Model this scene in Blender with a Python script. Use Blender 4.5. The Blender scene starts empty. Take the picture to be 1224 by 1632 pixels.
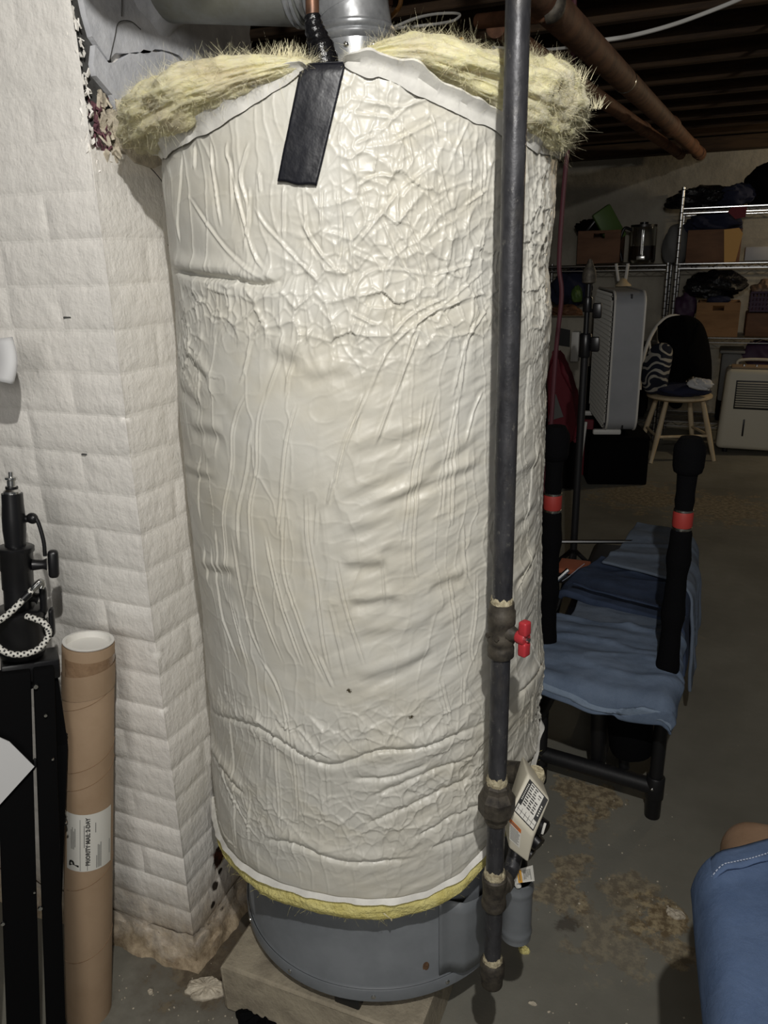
import bpy, bmesh, math, random
import numpy as np
from mathutils import Vector, Matrix
random.seed(7); RNG = np.random.default_rng(11)
C = bpy.context.scene.collection
PI = math.pi

# ------------------------------------------------------------------ camera (room axes: x along the back wall, y away, z up)
FPX, CX, CY, CAM_H = 1226.0, 612.0, 816.0, 1.38
_d = np.array([(704.0-CX)/FPX, (4530.0-CY)/FPX, 1.0]); _d /= np.linalg.norm(_d)
_up = -_d; _f = np.array([0, 0, 1.0]); _Y = _f-_up*_f.dot(_up); _Y /= np.linalg.norm(_Y); _X = np.cross(_Y, _up)
_yaw = math.radians(23)
ROT = np.array([[math.cos(_yaw), -math.sin(_yaw), 0], [math.sin(_yaw), math.cos(_yaw), 0], [0, 0, 1]]) @ np.array([_X, _Y, _up])
def ray(px, py): return ROT @ np.array([(px-CX)/FPX, (py-CY)/FPX, 1.0])
def _v(a): return Vector((float(a[0]), float(a[1]), float(a[2])))
EYE = np.array([0, 0, CAM_H])
def at_y(px, py, y): r = ray(px, py); return _v(EYE+r*(y/r[1]))
def at_x(px, py, x): r = ray(px, py); return _v(EYE+r*(x/r[0]))
def at_z(px, py, z=0.0): r = ray(px, py); return _v(EYE+r*((z-CAM_H)/r[2]))
def at_l(px, py, L): r = ray(px, py); return _v(EYE+r*(L/math.hypot(r[0], r[1])))

cam = bpy.data.cameras.new('camera'); cam_o = bpy.data.objects.new('camera', cam); C.objects.link(cam_o)
cam_o.matrix_world = Matrix(((ROT[0,0], -ROT[0,1], -ROT[0,2], 0), (ROT[1,0], -ROT[1,1], -ROT[1,2], 0),
                             (ROT[2,0], -ROT[2,1], -ROT[2,2], CAM_H), (0, 0, 0, 1)))
cam.sensor_fit = 'VERTICAL'; cam.sensor_height = 36.0; cam.lens = FPX/1632.0*36.0; cam.clip_start = 0.02
bpy.context.scene.camera = cam_o

# ------------------------------------------------------------------ light
sc = bpy.context.scene
sc.view_settings.view_transform = 'Standard'; sc.view_settings.look = 'None'
sc.view_settings.gamma = 1.0; sc.view_settings.use_curve_mapping = False
sc.view_settings.exposure = 0.0
w = bpy.data.worlds.new('basement_air'); sc.world = w; w.use_nodes = True
w.node_tree.nodes['Background'].inputs[0].default_value = (0.9, 0.95, 1.0, 1); w.node_tree.nodes['Background'].inputs[1].default_value = 0.04
def lamp(name, loc, power, col, radius):
    l = bpy.data.lights.new(name, 'POINT'); l.energy = power; l.color = col; l.shadow_soft_size = radius
    o = bpy.data.objects.new(name, l); C.objects.link(o); o.location = loc; return o
lamp('work_lamp', (0.085, -0.03, 1.97), 58.0, (1.0, 0.98, 0.94), 0.012)
al = bpy.data.lights.new('added_rear_fill', 'AREA'); al.shape = 'DISK'; al.size = 1.3; al.energy = 26.0; al.color = (1.0, 0.97, 0.93)  # added soft fill behind the camera, no fixture there, lifts the pier
ao = bpy.data.objects.new('added_rear_fill', al); C.objects.link(ao); ao.location = (0.55, -2.3, 2.0); ao.rotation_euler = (Vector((-0.9, 0.9, 0.8))-ao.location).to_track_quat('-Z', 'Y').to_euler()
lamp('far_ceiling_bulb', (1.7, 6.05, 2.0), 28.0, (1.0, 0.80, 0.52), 0.04)

# ------------------------------------------------------------------ helpers
def srgb(r, g, b):
    f = lambda c: (c/255/12.92 if c/255 <= 0.04045 else ((c/255+0.055)/1.055)**2.4)
    return (f(r), f(g), f(b))
class NT:
    def __init__(s, name):
        s.m = bpy.data.materials.new(name); s.m.use_nodes = True; s.t = s.m.node_tree; s.n = s.t.nodes; s.l = s.t.links
        s.b = s.n['Principled BSDF']; s.pos = None
    def new(s, ty, **kw):
        x = s.n.new(ty)
        for k, v in kw.items(): setattr(x, k, v)
        return x
    def link(s, a, b): s.l.new(a, b)
    def coord(s, scale=(1, 1, 1)):
        g = s.new('ShaderNodeNewGeometry') if s.pos is None else s.pos; s.pos = g
        if tuple(scale) == (1, 1, 1): return g.outputs['Position']
        v = s.new('ShaderNodeVectorMath', operation='MULTIPLY'); s.link(g.outputs['Position'], v.inputs[0]); v.inputs[1].default_value = scale
        return v.outputs[0]
    def noise(s, scale, detail=4, rough=0.6, stretch=(1, 1, 1), dist=0.0):
        x = s.new('ShaderNodeTexNoise'); s.link(s.coord(stretch), x.inputs['Vector'])
        x.inputs['Scale'].default_value = scale; x.inputs['Detail'].default_value = detail
        x.inputs['Roughness'].default_value = rough; x.inputs['Distortion'].default_value = dist
        return x.outputs[0]
    def ramp(s, sock, a, b, lo=0.0, hi=1.0):
        x = s.new('ShaderNodeMapRange'); s.link(sock, x.inputs[0])
        for i, v in enumerate((a, b, lo, hi)): x.inputs[i+1].default_value = v
        return x.outputs[0]
    def math(s, op, a, b=None):
        x = s.new('ShaderNodeMath', operation=op)
        for i, q in enumerate((a, b)):
            if q is None: continue
            if isinstance(q, (int, float)): x.inputs[i].default_value = q
            else: s.link(q, x.inputs[i])
        return x.outputs[0]
    def mix(s, fac, a, b):
        x = s.new('ShaderNodeMix', data_type='RGBA')
        if isinstance(fac, (int, float)): x.inputs[0].default_value = fac
        else: s.link(fac, x.inputs[0])
        for i, q in ((6, a), (7, b)):
            if isinstance(q, tuple): x.inputs[i].default_value = (*q[:3], 1)
            else: s.link(q, x.inputs[i])
        return x.outputs[2]
    def blob(s, c, r, wob=None, soft=0.35, amp=1.6):          # mask of a stain around a point in the room
        v = s.new('ShaderNodeVectorMath', operation='DISTANCE'); s.link(s.coord(), v.inputs[0]); v.inputs[1].default_value = c
        d = v.outputs['Value']
        if wob is not None: d = s.math('ADD', d, s.math('MULTIPLY', s.math('SUBTRACT', wob, 0.5), r*amp))
        return s.ramp(d, r*(1-soft), r, 1.0, 0.0)
    def bump(s, sock, strength, dist=0.01, prev=None):
        x = s.new('ShaderNodeBump'); x.inputs['Strength'].default_value = strength; x.inputs['Distance'].default_value = dist
        s.link(sock, x.inputs['Height'])
        if prev is not None: s.link(prev, x.inputs['Normal'])
        return x.outputs[0]
    def done(s, col=None, rough=None, metal=None, normal=None, spec=None, **kw):
        for key, q in (('Base Color', col), ('Roughness', rough), ('Metallic', metal), ('Normal', normal), ('Specular IOR Level', spec)):
            if q is None: continue
            if isinstance(q, tuple): s.b.inputs[key].default_value = (*q[:3], 1)
            elif isinstance(q, (int, float)): s.b.inputs[key].default_value = q
            else: s.link(q, s.b.inputs[key])
        for k, q in kw.items(): s.b.inputs[k.replace('_', ' ')].default_value = q
        return s.m
def mat(name, col, rough=0.6, metal=0.0, col2=None, vs=20.0, vamt=(0.4, 0.65), bs=0.0, bstr=0.3, bdist=0.004, stretch=(1, 1, 1), spec=None, **kw):
    n = NT(name); c = col; nr = None
    if col2 is not None: c = n.mix(n.ramp(n.noise(vs, 5, 0.65, stretch), *vamt), col, col2)
    if bs: nr = n.bump(n.noise(bs, 4, 0.6, stretch), bstr, bdist)
    return n.done(c, rough, metal, nr, spec, **kw)

def wloc(o):
    p = Vector((0, 0, 0))
    while o is not None: p = p+o.location; o = o.parent
    return p
def obj(name, bm, m=None, parent=None, smooth=True, label=None, kind=None):
    me = bpy.data.meshes.new(name)
    if parent is not None:
        off = wloc(parent)
        for v in bm.verts: v.co -= off
    bmesh.ops.recalc_face_normals(bm, faces=bm.faces)
    if smooth:
        for f in bm.faces: f.smooth = True
    bm.to_mesh(me); bm.free()
    if smooth:
        try: me.set_sharp_from_angle(angle=math.radians(42))
        except Exception: pass
    o = bpy.data.objects.new(name, me); C.objects.link(o)
    if m is not None:
        for q in (m if isinstance(m, (list, tuple)) else [m]): me.materials.append(q)
    if parent is not None: o.parent = parent
    if label: o['label'] = label
    if kind: o['kind'] = kind
    return o
def np_obj(name, V, F, m=None, parent=None, smooth=True, label=None, kind=None):
    V = np.asarray(V, dtype=np.float32).reshape(-1, 3); F = np.asarray(F, dtype=np.int32)
    if parent is not None: V = V-np.array(wloc(parent), dtype=np.float32)
    k = F.shape[1]; me = bpy.data.meshes.new(name)
    me.vertices.add(len(V)); me.vertices.foreach_set('co', V.ravel())
    me.loops.add(F.size); me.loops.foreach_set('vertex_index', F.ravel())
    me.polygons.add(len(F)); me.polygons.foreach_set('loop_start', np.arange(0, F.size, k, dtype=np.int32))
    me.polygons.foreach_set('loop_total', np.full(len(F), k, dtype=np.int32))
    me.polygons.foreach_set('use_smooth', np.full(len(F), smooth))
    me.update(calc_edges=True); me.validate()
    o = bpy.data.objects.new(name, me); C.objects.link(o)
    if m is not None: me.materials.append(m)
    if parent is not None: o.parent = parent
    if label: o['label'] = label
    if kind: o['kind'] = kind
    return o
def tag(o, label, cat, group=None):
    o['label'] = label; o['category'] = cat
    if group: o['group'] = group
    return o
def thing(name, label, cat, loc=(0, 0, 0), group=None):
    o = bpy.data.objects.new(name, None); C.objects.link(o); o.location = loc; o.empty_display_size = 0.05
    return tag(o, label, cat, group)
def B(): return bmesh.new()
def basis(d, hint=(0, 0, 1)):
    z = Vector(d).normalized(); h = Vector(hint)
    if abs(z.dot(h.normalized())) > 0.98: h = Vector((0, 1, 0))
    x = h.cross(z).normalized(); y = z.cross(x)
    return Matrix((x, y, z)).transposed()
def box(bm, c, s, bev=0.0, rot=None, seg=2):
    r = bmesh.ops.create_cube(bm, size=1.0); vs = r['verts']
    for v in vs: v.co = Vector((v.co.x*s[0], v.co.y*s[1], v.co.z*s[2]))
    if bev > 0:
        g = bmesh.ops.bevel(bm, geom=list({e for v in vs for e in v.link_edges}), offset=bev, segments=seg, affect='EDGES', profile=0.5)
        vs = list({v for v in vs if v.is_valid} | set(g['verts']))
    M = (rot.to_4x4() if rot is not None else Matrix.Identity(4)); M.translation = Vector(c)
    bmesh.ops.transform(bm, matrix=M, verts=vs); return vs
def bar(bm, p0, p1, sx, sy, bev=0.002, hint=(0, 0, 1)):
    p0 = Vector(p0); p1 = Vector(p1)
    return box(bm, (p0+p1)/2, (sx, sy, (p1-p0).length), bev, basis(p1-p0, hint))
def lathe(bm, prof, p0=(0, 0, 0), d=(0, 0, 1), seg=24, cap=True, hint=(0, 0, 1)):
    R = basis(d, hint); p0 = Vector(p0); rings = []
    for r, h in prof:
        rings.append([bm.verts.new(p0+R @ Vector((r*math.cos(2*PI*i/seg), r*math.sin(2*PI*i/seg), h))) for i in range(seg)])
    for a, b in zip(rings[:-1], rings[1:]):
        for i in range(seg): bm.faces.new((a[i], a[(i+1) % seg], b[(i+1) % seg], b[i]))
    if cap:
        bm.faces.new(rings[0][::-1]); bm.faces.new(rings[-1])
    return rings
def cyl(bm, p0, p1, r, r1=None, seg=20, bev=0.0):
    p0 = Vector(p0); p1 = Vector(p1); L = (p1-p0).length; r1 = r if r1 is None else r1
    prof = [(r, 0), (r1, L)] if bev <= 0 else [(r-bev, 0), (r, bev), (r1, L-bev), (r1-bev, L)]
    return lathe(bm, prof, p0, p1-p0, seg)
def catmull(pts, n=8):
    P = [Vector(p) for p in pts]; P = [P[0]*2-P[1]]+P+[P[-1]*2-P[-2]]; out = []
    for i in range(1, len(P)-2):
        for k in range(n):
            t = k/n; a, b, c, d = P[i-1], P[i], P[i+1], P[i+2]
            out.append(0.5*((2*b)+(c-a)*t+(2*a-5*b+4*c-d)*t*t+(3*b-a-3*c+d)*t**3))
    out.append(P[-2]); return out
def tube(bm, pts, r, seg=10, closed=False, cap=True):
    P = [Vector(p) for p in pts]; n = len(P); rs = r if isinstance(r, (list, tuple)) else [r]*n
    rings = []; N = None
    for i in range(n):
        T = ((P[(i+1) % n]-P[i-1]) if closed else (P[min(i+1, n-1)]-P[max(i-1, 0)])).normalized()
        if N is None:
            h = Vector((0, 0, 1)) if abs(T.z) < 0.9 else Vector((1, 0, 0)); N = (h-T*h.dot(T)).normalized()
        else: N = (N-T*N.dot(T)).normalized()
        Bn = T.cross(N)
        rings.append([bm.verts.new(P[i]+(N*math.cos(2*PI*k/seg)+Bn*math.sin(2*PI*k/seg))*rs[i]) for k in range(seg)])
    pairs = list(zip(rings[:-1], rings[1:]))+([(rings[-1], rings[0])] if closed else [])
    for a, b in pairs:
        for k in range(seg): bm.faces.new((a[k], a[(k+1) % seg], b[(k+1) % seg], b[k]))
    if cap and not closed: bm.faces.new(rings[0][::-1]); bm.faces.new(rings[-1])
    return rings
def prism(bm, pts, n, depth):           # polygon (3-D points) extruded along n
    n = Vector(n).normalized()*depth; a = [bm.verts.new(Vector(p)) for p in pts]; b = [bm.verts.new(Vector(p)+n) for p in pts]
    bm.faces.new(a); bm.faces.new(b[::-1]); k = len(a)
    for i in range(k): bm.faces.new((a[i], a[(i+1) % k], b[(i+1) % k], b[i]))
def sphere(bm, c, r, sx=(1, 1, 1), u=16, v=10, rot=None):
    g = bmesh.ops.create_uvsphere(bm, u_segments=u, v_segments=v, radius=1.0)
    M = Matrix.Translation(Vector(c)) @ (rot.to_4x4() if rot is not None else Matrix.Identity(4)) @ Matrix.Diagonal((r*sx[0], r*sx[1], r*sx[2], 1))
    bmesh.ops.transform(bm, matrix=M, verts=g['verts']); return g['verts']
def grid(bm, fn, nu, nv):
    vs = [[bm.verts.new(Vector(fn(i/nu, j/nv))) for j in range(nv+1)] for i in range(nu+1)]
    for i in range(nu):
        for j in range(nv): bm.faces.new((vs[i][j], vs[i+1][j], vs[i+1][j+1], vs[i][j+1]))
    return vs
def solid(o, t, off=0.0):
    m = o.modifiers.new('thickness', 'SOLIDIFY'); m.thickness = t; m.offset = off; return o
def subd(o, n=1):
    m = o.modifiers.new('smooth', 'SUBSURF'); m.levels = n; m.render_levels = n; return o
# numpy value noise
_TAB = {}
def vnoise(x, y, seed=0):
    if seed not in _TAB: _TAB[seed] = np.random.default_rng(seed).random((256, 256))
    t = _TAB[seed]
    xi = np.floor(x).astype(int); yi = np.floor(y).astype(int); fx = x-xi; fy = y-yi
    fx = fx*fx*fx*(fx*(fx*6-15)+10); fy = fy*fy*fy*(fy*(fy*6-15)+10)
    a = t[xi % 256, yi % 256]; b = t[(xi+1) % 256, yi % 256]; c = t[xi % 256, (yi+1) % 256]; d = t[(xi+1) % 256, (yi+1) % 256]
    return (a*(1-fx)+b*fx)*(1-fy)+(c*(1-fx)+d*fx)*fy
def fbm(x, y, seed=0, oct=4, gain=0.5):
    s = 0; a = 1.0; tot = 0
    for o in range(oct):
        s = s+a*vnoise(x*2**o+o*17.3, y*2**o+o*9.1, seed+o); tot += a; a *= gain
    return s/tot
def ridged(x, y, seed=0, p=3.0): return (1-np.abs(2*vnoise(x, y, seed)-1))**p
def cells(x, y, seed=0):
    r = np.random.default_rng(seed); jx = r.random((128, 128)); jy = r.random((128, 128)); tx = r.normal(size=(128, 128)); ty = r.normal(size=(128, 128))
    xi = np.floor(x).astype(int); yi = np.floor(y).astype(int); F1 = np.full(x.shape, 9.0); F2 = F1.copy(); H = np.zeros(x.shape)
    for i in (-1, 0, 1):
        for j in (-1, 0, 1):
            a = xi+i; b = yi+j; dx = a+jx[a % 128, b % 128]-x; dy = b+jy[a % 128, b % 128]-y; d = np.hypot(dx, dy)
            h = -(dx*tx[a % 128, b % 128]+dy*ty[a % 128, b % 128])
            n1 = d < F1; F2 = np.where(n1, F1, np.minimum(F2, d)); H = np.where(n1, h, H); F1 = np.where(n1, d, F1)
    return F1, F2, H
def sstep(a, b, x): t = np.clip((x-a)/(b-a), 0, 1); return t*t*(3-2*t)

# ------------------------------------------------------------------ materials
WHITE = srgb(232, 228, 218)
def paint_mat(name, dirty=True):
    n = NT(name)
    big = n.noise(3.0, 4); fine = n.noise(9, 6, 0.7)
    c = n.mix(n.ramp(big, 0.35, 0.7), srgb(242, 238, 231), srgb(232, 229, 222))
    if dirty:
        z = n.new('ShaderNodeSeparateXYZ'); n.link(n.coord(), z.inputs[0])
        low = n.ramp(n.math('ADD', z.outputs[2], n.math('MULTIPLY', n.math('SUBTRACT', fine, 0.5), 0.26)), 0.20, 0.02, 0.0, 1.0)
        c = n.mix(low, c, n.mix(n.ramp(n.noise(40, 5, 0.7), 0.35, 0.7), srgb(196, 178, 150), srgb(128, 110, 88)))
        w2 = n.noise(34, 5, 0.7)
        for p, r in (((-0.857, 1.235, 0.355), 0.016), ((-0.857, 1.16, 0.245), 0.045), ((-0.857, 1.075, 0.185), 0.028), ((-0.857, 1.12, 0.21), 0.03)):
            c = n.mix(n.blob(p, r, w2, 0.25), c, n.mix(n.ramp(n.noise(60, 4), 0.4, 0.6), srgb(92, 54, 42), srgb(50, 36, 30)))
        for p, r in (((-0.857, 1.035, 0.09), 0.009), ((-0.857, 1.05, 0.125), 0.012), ((-0.857, 1.075, 0.145), 0.009), ((-0.857, 1.06, 0.06), 0.010), ((-0.857, 1.015, 0.045), 0.008)):
            c = n.mix(n.blob(p, r, w2, 0.3), c, srgb(52, 46, 40))
    strokes = n.noise(30, 5, 0.65, (5, 5, 0.55)); lump = n.noise(26, 4, 0.55); grit = n.noise(160, 3, 0.6)
    nr = n.bump(lump, 0.5, 0.008); nr = n.bump(n.noise(60, 4, 0.6), 0.55, 0.0035, nr); nr = n.bump(strokes, 0.30, 0.0025, nr); nr = n.bump(grit, 0.25, 0.001, nr)
    return n.done(c, 0.42, 0, nr, 0.45)
M_PAINT = paint_mat('white_painted_brick')
M_GREYPL = mat('grey_plaster', srgb(212, 213, 216), 0.8, col2=srgb(184, 186, 191), vs=14, bs=30, bstr=0.5, bdist=0.006)
M_HOLE = mat('dark_cavity', srgb(84, 84, 82), 0.95, col2=srgb(50, 48, 46), vs=40, bs=60)
M_FLAKE = mat('crumbling_plaster', srgb(214, 204, 184), 0.9, col2=srgb(170, 160, 142), vs=60, bs=120, bstr=0.7)
M_PURPLE = mat('crumbled_red_brick', srgb(124, 84, 92), 0.95, col2=srgb(72, 44, 52), vs=90, bs=140, bstr=0.8)
def floor_mat():
    n = NT('painted_concrete_floor'); big = n.noise(1.6, 5, 0.6); w1 = n.noise(13, 6, 0.72); w2 = n.noise(45, 5, 0.7)
    c = n.mix(n.ramp(big, 0.38, 0.66), srgb(134, 132, 122), srgb(110, 108, 99))
    c = n.mix(n.ramp(w1, 0.52, 0.75, 0, 0.5), c, srgb(128, 124, 112))
    c = n.mix(n.ramp(n.noise(5.5, 6, 0.75), 0.62, 0.72, 0, 0.55), c, srgb(148, 140, 120))
    for (px, py), r, k in (((935, 1270), 0.085, 0.8), ((925, 1318), 0.06, 0.6), ((1058, 1465), 0.06, 0.95), ((915, 1385), 0.05, 0.6), ((890, 1430), 0.06, 0.6),
                           ((1000, 1430), 0.08, 0.5), ((1065, 1510), 0.05, 0.6), ((980, 1490), 0.10, 0.35), ((1020, 790), 0.30, 0.6), ((1150, 810), 0.30, 0.6), ((330, 1540), 0.10, 0.5)):
        p = at_z(px, py, 0)
        c = n.mix(n.math('MULTIPLY', n.blob(tuple(p), r, w1, 0.30, 4.2), k), c, n.mix(n.ramp(w2, 0.42, 0.56), srgb(176, 160, 128), srgb(116, 100, 76)))
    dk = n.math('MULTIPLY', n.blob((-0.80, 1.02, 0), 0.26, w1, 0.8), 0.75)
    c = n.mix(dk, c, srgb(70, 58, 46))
    c = n.mix(n.math('MULTIPLY', n.blob(tuple(at_z(905, 1475, 0)), 0.032, w1, 0.4, 4.0), 0.6), c, srgb(58, 46, 40))
    c = n.mix(n.ramp(n.noise(70, 3, 0.6), 0.70, 0.76, 0, 0.6), c, srgb(168, 164, 152))
    nr = n.bump(w1, 0.25, 0.004); nr = n.bump(n.noise(120, 4), 0.25, 0.0015, nr)
    return n.done(c, n.ramp(w1, 0.3, 0.7, 0.5, 0.75), 0, nr, 0.3)
M_FLOOR = floor_mat()
def vinyl_mat():
    n = NT('white_vinyl_facing')
    c = n.mix(n.ramp(n.noise(5, 4), 0.4, 0.65), srgb(208, 206, 197), srgb(205, 201, 188))
    yl = n.math('MULTIPLY', n.ramp(n.noise(7, 4, 0.6, (1, 1, 1.6), 0.4), 0.5, 0.68), 0.35)
    c = n.mix(yl, c, srgb(202, 195, 174))
    for (px, py), r in (((557, 1100), 0.003), ((468, 733), 0.004), ((484, 777), 0.003), ((655, 1141), 0.003), ((519, 985), 0.003), ((487, 571), 0.003), ((626, 1170), 0.003)):
        c = n.mix(n.blob(tuple(at_l(px, py, 0.985)), r*1.6, n.noise(400, 2), 0.4), c, srgb(70, 62, 44))
    nr = n.bump(n.noise(140, 3, 0.5), 0.10, 0.0012)
    nr = n.bump(n.noise(38, 3, 0.55, (1, 1, 0.8), 0.8), 0.22, 0.003, nr)
    return n.done(c, 0.36, 0, nr, 0.42)
M_VINYL = vinyl_mat()
M_HEM = mat('white_vinyl_hem', srgb(236, 234, 226), 0.4, col2=srgb(206, 204, 198), vs=12, bs=50, bstr=0.25)
def wool_mat():
    n = NT('yellow_fiberglass'); f = n.noise(22, 5, 0.7, (1, 1, 1), 0.5)
    c = n.mix(n.ramp(f, 0.35, 0.68), srgb(236, 229, 178), srgb(226, 219, 192))
    c = n.mix(n.ramp(n.noise(9, 3, 0.6), 0.5, 0.7), c, srgb(208, 196, 164))
    nr = n.bump(n.noise(60, 6, 0.75, (1, 1, 2.2), 1.2), 0.7, 0.006)
    return n.done(c, 0.95, 0, nr, 0.05, Subsurface_Weight=0.25, Subsurface_Scale=0.02, Subsurface_Radius=(1, 0.9, 0.4))
M_WOOL = wool_mat()
M_FIBRE = mat('fiberglass_strands', srgb(232, 225, 192), 0.9, col2=srgb(218, 208, 172), vs=20, spec=0.2)
M_YELWOOL = mat('lemon_fiberglass', srgb(226, 216, 146), 0.95, col2=srgb(210, 198, 124), vs=40, bs=140, bstr=0.9, bdist=0.006, spec=0.05)
M_TAPE = mat('black_tape', srgb(20, 21, 27), 0.42, col2=srgb(28, 29, 36), vs=20, bs=26, bstr=0.5, bdist=0.004)
M_JACKET = mat('grey_enamel_jacket', srgb(118, 122, 126), 0.45, col2=srgb(106, 110, 114), vs=8, bs=60, bstr=0.05)
M_RUST = mat('rust_spot', srgb(112, 84, 58), 0.9, col2=srgb(74, 52, 38), vs=120, bs=100)
def iron_mat():
    n = NT('black_iron_pipe'); c = n.mix(n.ramp(n.noise(40, 5, 0.65, (1, 1, 0.3)), .35, .65), srgb(70, 70, 73), srgb(43, 43, 46))
    c = n.mix(n.ramp(n.noise(150, 5, 0.7, (1, 1, 0.5)), .60, .72, 0, .7), c, srgb(120, 118, 112)); c = n.mix(n.ramp(n.noise(14, 4, 0.7, (1, 1, 0.5)), .55, .72, 0, .45), c, srgb(92, 88, 82))
    nr = n.bump(n.noise(130, 4, .6), .35, .0015); nr = n.bump(n.noise(500, 2, .5), .15, .0005, nr)
    return n.done(c, n.ramp(n.noise(40, 4), .35, .65, .32, .55), 0.3, nr, .5)
M_IRON = iron_mat()
M_FITTING = mat('grimy_iron_fitting', srgb(88, 82, 72), 0.6, 0.35, col2=srgb(52, 48, 44), vs=50, bs=90, bstr=0.35, bdist=0.0015)
M_DOPE = mat('dried_pipe_dope', srgb(196, 186, 156), 0.9, col2=srgb(142, 130, 104), vs=120, bs=150, bstr=0.9)
M_RED = mat('red_plastic', srgb(176, 52, 58), 0.38)
M_REDBAND = mat('red_band', srgb(158, 52, 46), 0.6)
M_GALV = mat('galvanised_sheet', srgb(196, 198, 200), 0.30, 0.62, col2=srgb(150, 152, 154), vs=18, bs=10, bstr=0.15, bdist=0.02)
M_DULLGALV = mat('dull_galvanised_duct', srgb(158, 160, 156), 0.42, 0.45, col2=srgb(132, 132, 120), vs=9, bs=8, bstr=0.15, bdist=0.02)
M_STEEL = mat('bright_steel', srgb(210, 210, 208), 0.25, 1.0)
M_COPPER = mat('tarnished_copper', srgb(116, 84, 66), 0.45, 0.5, col2=srgb(78, 58, 46), vs=40)
M_SHINYBLK = mat('glossy_black_wrap', srgb(20, 20, 22), 0.25, bs=55, bstr=0.8, bdist=0.006)
M_CONC = mat('concrete_block', srgb(164, 154, 134), 0.9, col2=srgb(130, 121, 105), vs=14, bs=90, bstr=0.6)
M_ALMOND = mat('almond_plastic', srgb(206, 200, 182), 0.5)
M_LABELW = mat('white_label', srgb(214, 212, 204), 0.5)
M_PRINT = mat('black_print', srgb(28, 28, 28), 0.6)
M_GREYPRINT = mat('grey_print', srgb(110, 110, 108), 0.6)
M_ORANGE = mat('orange_label', srgb(204, 110, 44), 0.5)
M_AMBER = mat('amber_label', srgb(214, 158, 60), 0.5)
M_AMBERDULL = mat('dull_orange_cable', srgb(150, 104, 48), 0.6)
M_BLACKPL = mat('black_plastic', srgb(20, 20, 22), 0.35)
M_MATTEBLK = mat('matt_black_board', srgb(9, 9, 10), 0.9, spec=0.1)
M_DULLBLACK = mat('dull_black_steel', srgb(26, 26, 28), 0.5, 0.1, bs=90, bstr=0.1)
M_FOAM = mat('black_foam', srgb(12, 12, 14), 0.95, bs=160, bstr=0.5, spec=0.08)
M_CARD = mat('brown_cardboard', srgb(160, 136, 110), 0.75, col2=srgb(148, 124, 98), vs=7, bs=70, bstr=0.08)
M_CARDTAPE = mat('packing_tape', srgb(146, 120, 94), 0.2, col2=srgb(130, 104, 80), vs=60, bs=80, bstr=0.5)
M_PAPER = mat('grey_white_paper', srgb(206, 206, 206), 0.6)
M_WOODJ = mat('old_dark_joist', srgb(82, 62, 42), 0.85, col2=srgb(52, 38, 26), vs=24, stretch=(0.15, 1, 1), bs=30, bstr=0.4)
M_BOARDS = mat('old_subfloor_boards', srgb(56, 44, 34), 0.9, col2=srgb(36, 28, 22), vs=20, stretch=(0.2, 1, 1), bs=30)
M_RUSTPIPE = mat('rusted_cast_iron', srgb(138, 96, 70), 0.7, 0.0, col2=srgb(96, 64, 46), vs=12, bs=60, bstr=0.3)
M_BACKWALL = mat('dull_white_foundation', srgb(176, 170, 156), 0.85, col2=srgb(148, 142, 128), vs=2.5, bs=9, bstr=0.5, bdist=0.02)
M_CHROME = mat('chrome_wire', srgb(190, 190, 190), 0.22, 1.0)
M_CREAMWOOD = mat('pale_wood', srgb(214, 196, 164), 0.55, col2=srgb(196, 174, 138), vs=20, stretch=(1, 1, 0.1))
M_CRATE = mat('orange_brown_wood', srgb(156, 116, 74), 0.7, col2=srgb(134, 98, 60), vs=12, stretch=(0.3, 1, 1))
M_CRATE2 = mat('brown_crate_wood', srgb(124, 88, 62), 0.7, col2=srgb(102, 70, 48), vs=12, stretch=(0.3, 1, 1))
M_BLACKCLOTH = mat('black_cloth', srgb(15, 14, 15), 0.95, bs=50, bstr=0.5, spec=0.08)
M_BLACKBAG = mat('black_bin_bag', srgb(22, 22, 26), 0.28, bs=22, bstr=0.9, bdist=0.02)
M_NAVY = mat('navy_cloth', srgb(34, 38, 62), 0.9, bs=50, bstr=0.5)
M_GREYFAN = mat('grey_fan_steel', srgb(168, 170, 174), 0.45, col2=srgb(158, 160, 164), vs=4)
M_WHITEPL = mat('white_plastic', srgb(226, 224, 218), 0.45)
M_GRILLE = mat('pale_grey_grille', srgb(176, 174, 166), 0.5)
M_PURPLEPL = mat('purple_plastic', srgb(66, 42, 68), 0.6)
M_GREEN = mat('green_plastic', srgb(88, 116, 58), 0.5)
M_MAROON = mat('maroon_cable', srgb(90, 46, 54), 0.6)
M_WHITECABLE = mat('white_cable', srgb(206, 204, 198), 0.55)
M_TANSEAT = mat('tan_vinyl', srgb(138, 112, 90), 0.5, col2=srgb(126, 101, 80), vs=10, bs=120, bstr=0.15)
M_REDBAG = mat('dark_red_nylon', srgb(112, 28, 42), 0.7, bs=40, bstr=0.4)
def denim(name, a, b, sc_=1.0):
    n = NT(name); c = n.mix(n.ramp(n.noise(9, 5, 0.65), 0.38, 0.66), a, b)
    wv = n.noise(900, 2, 0.5, (1, 1, 0.3)); c = n.mix(n.ramp(wv, 0.4, 0.7, 0, 0.35), c, tuple(min(1, x*1.5+0.01) for x in b))
    nr = n.bump(wv, 0.3, 0.0008); nr = n.bump(n.noise(30, 4, 0.6, (1, 1, 1), 0.4), 0.35, 0.006, nr)
    return n.done(c, 0.92, 0, nr, 0.1)
M_DENIM_L = denim('faded_denim', srgb(112, 126, 146), srgb(92, 106, 126))
M_DENIM_D = denim('dark_denim', srgb(62, 73, 95), srgb(48, 58, 77))
M_DENIM_G = denim('grey_blue_denim', srgb(108, 118, 132), srgb(92, 102, 116))
M_DENIM_B = denim('mid_blue_denim', srgb(88, 105, 134), srgb(70, 87, 116))
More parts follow.
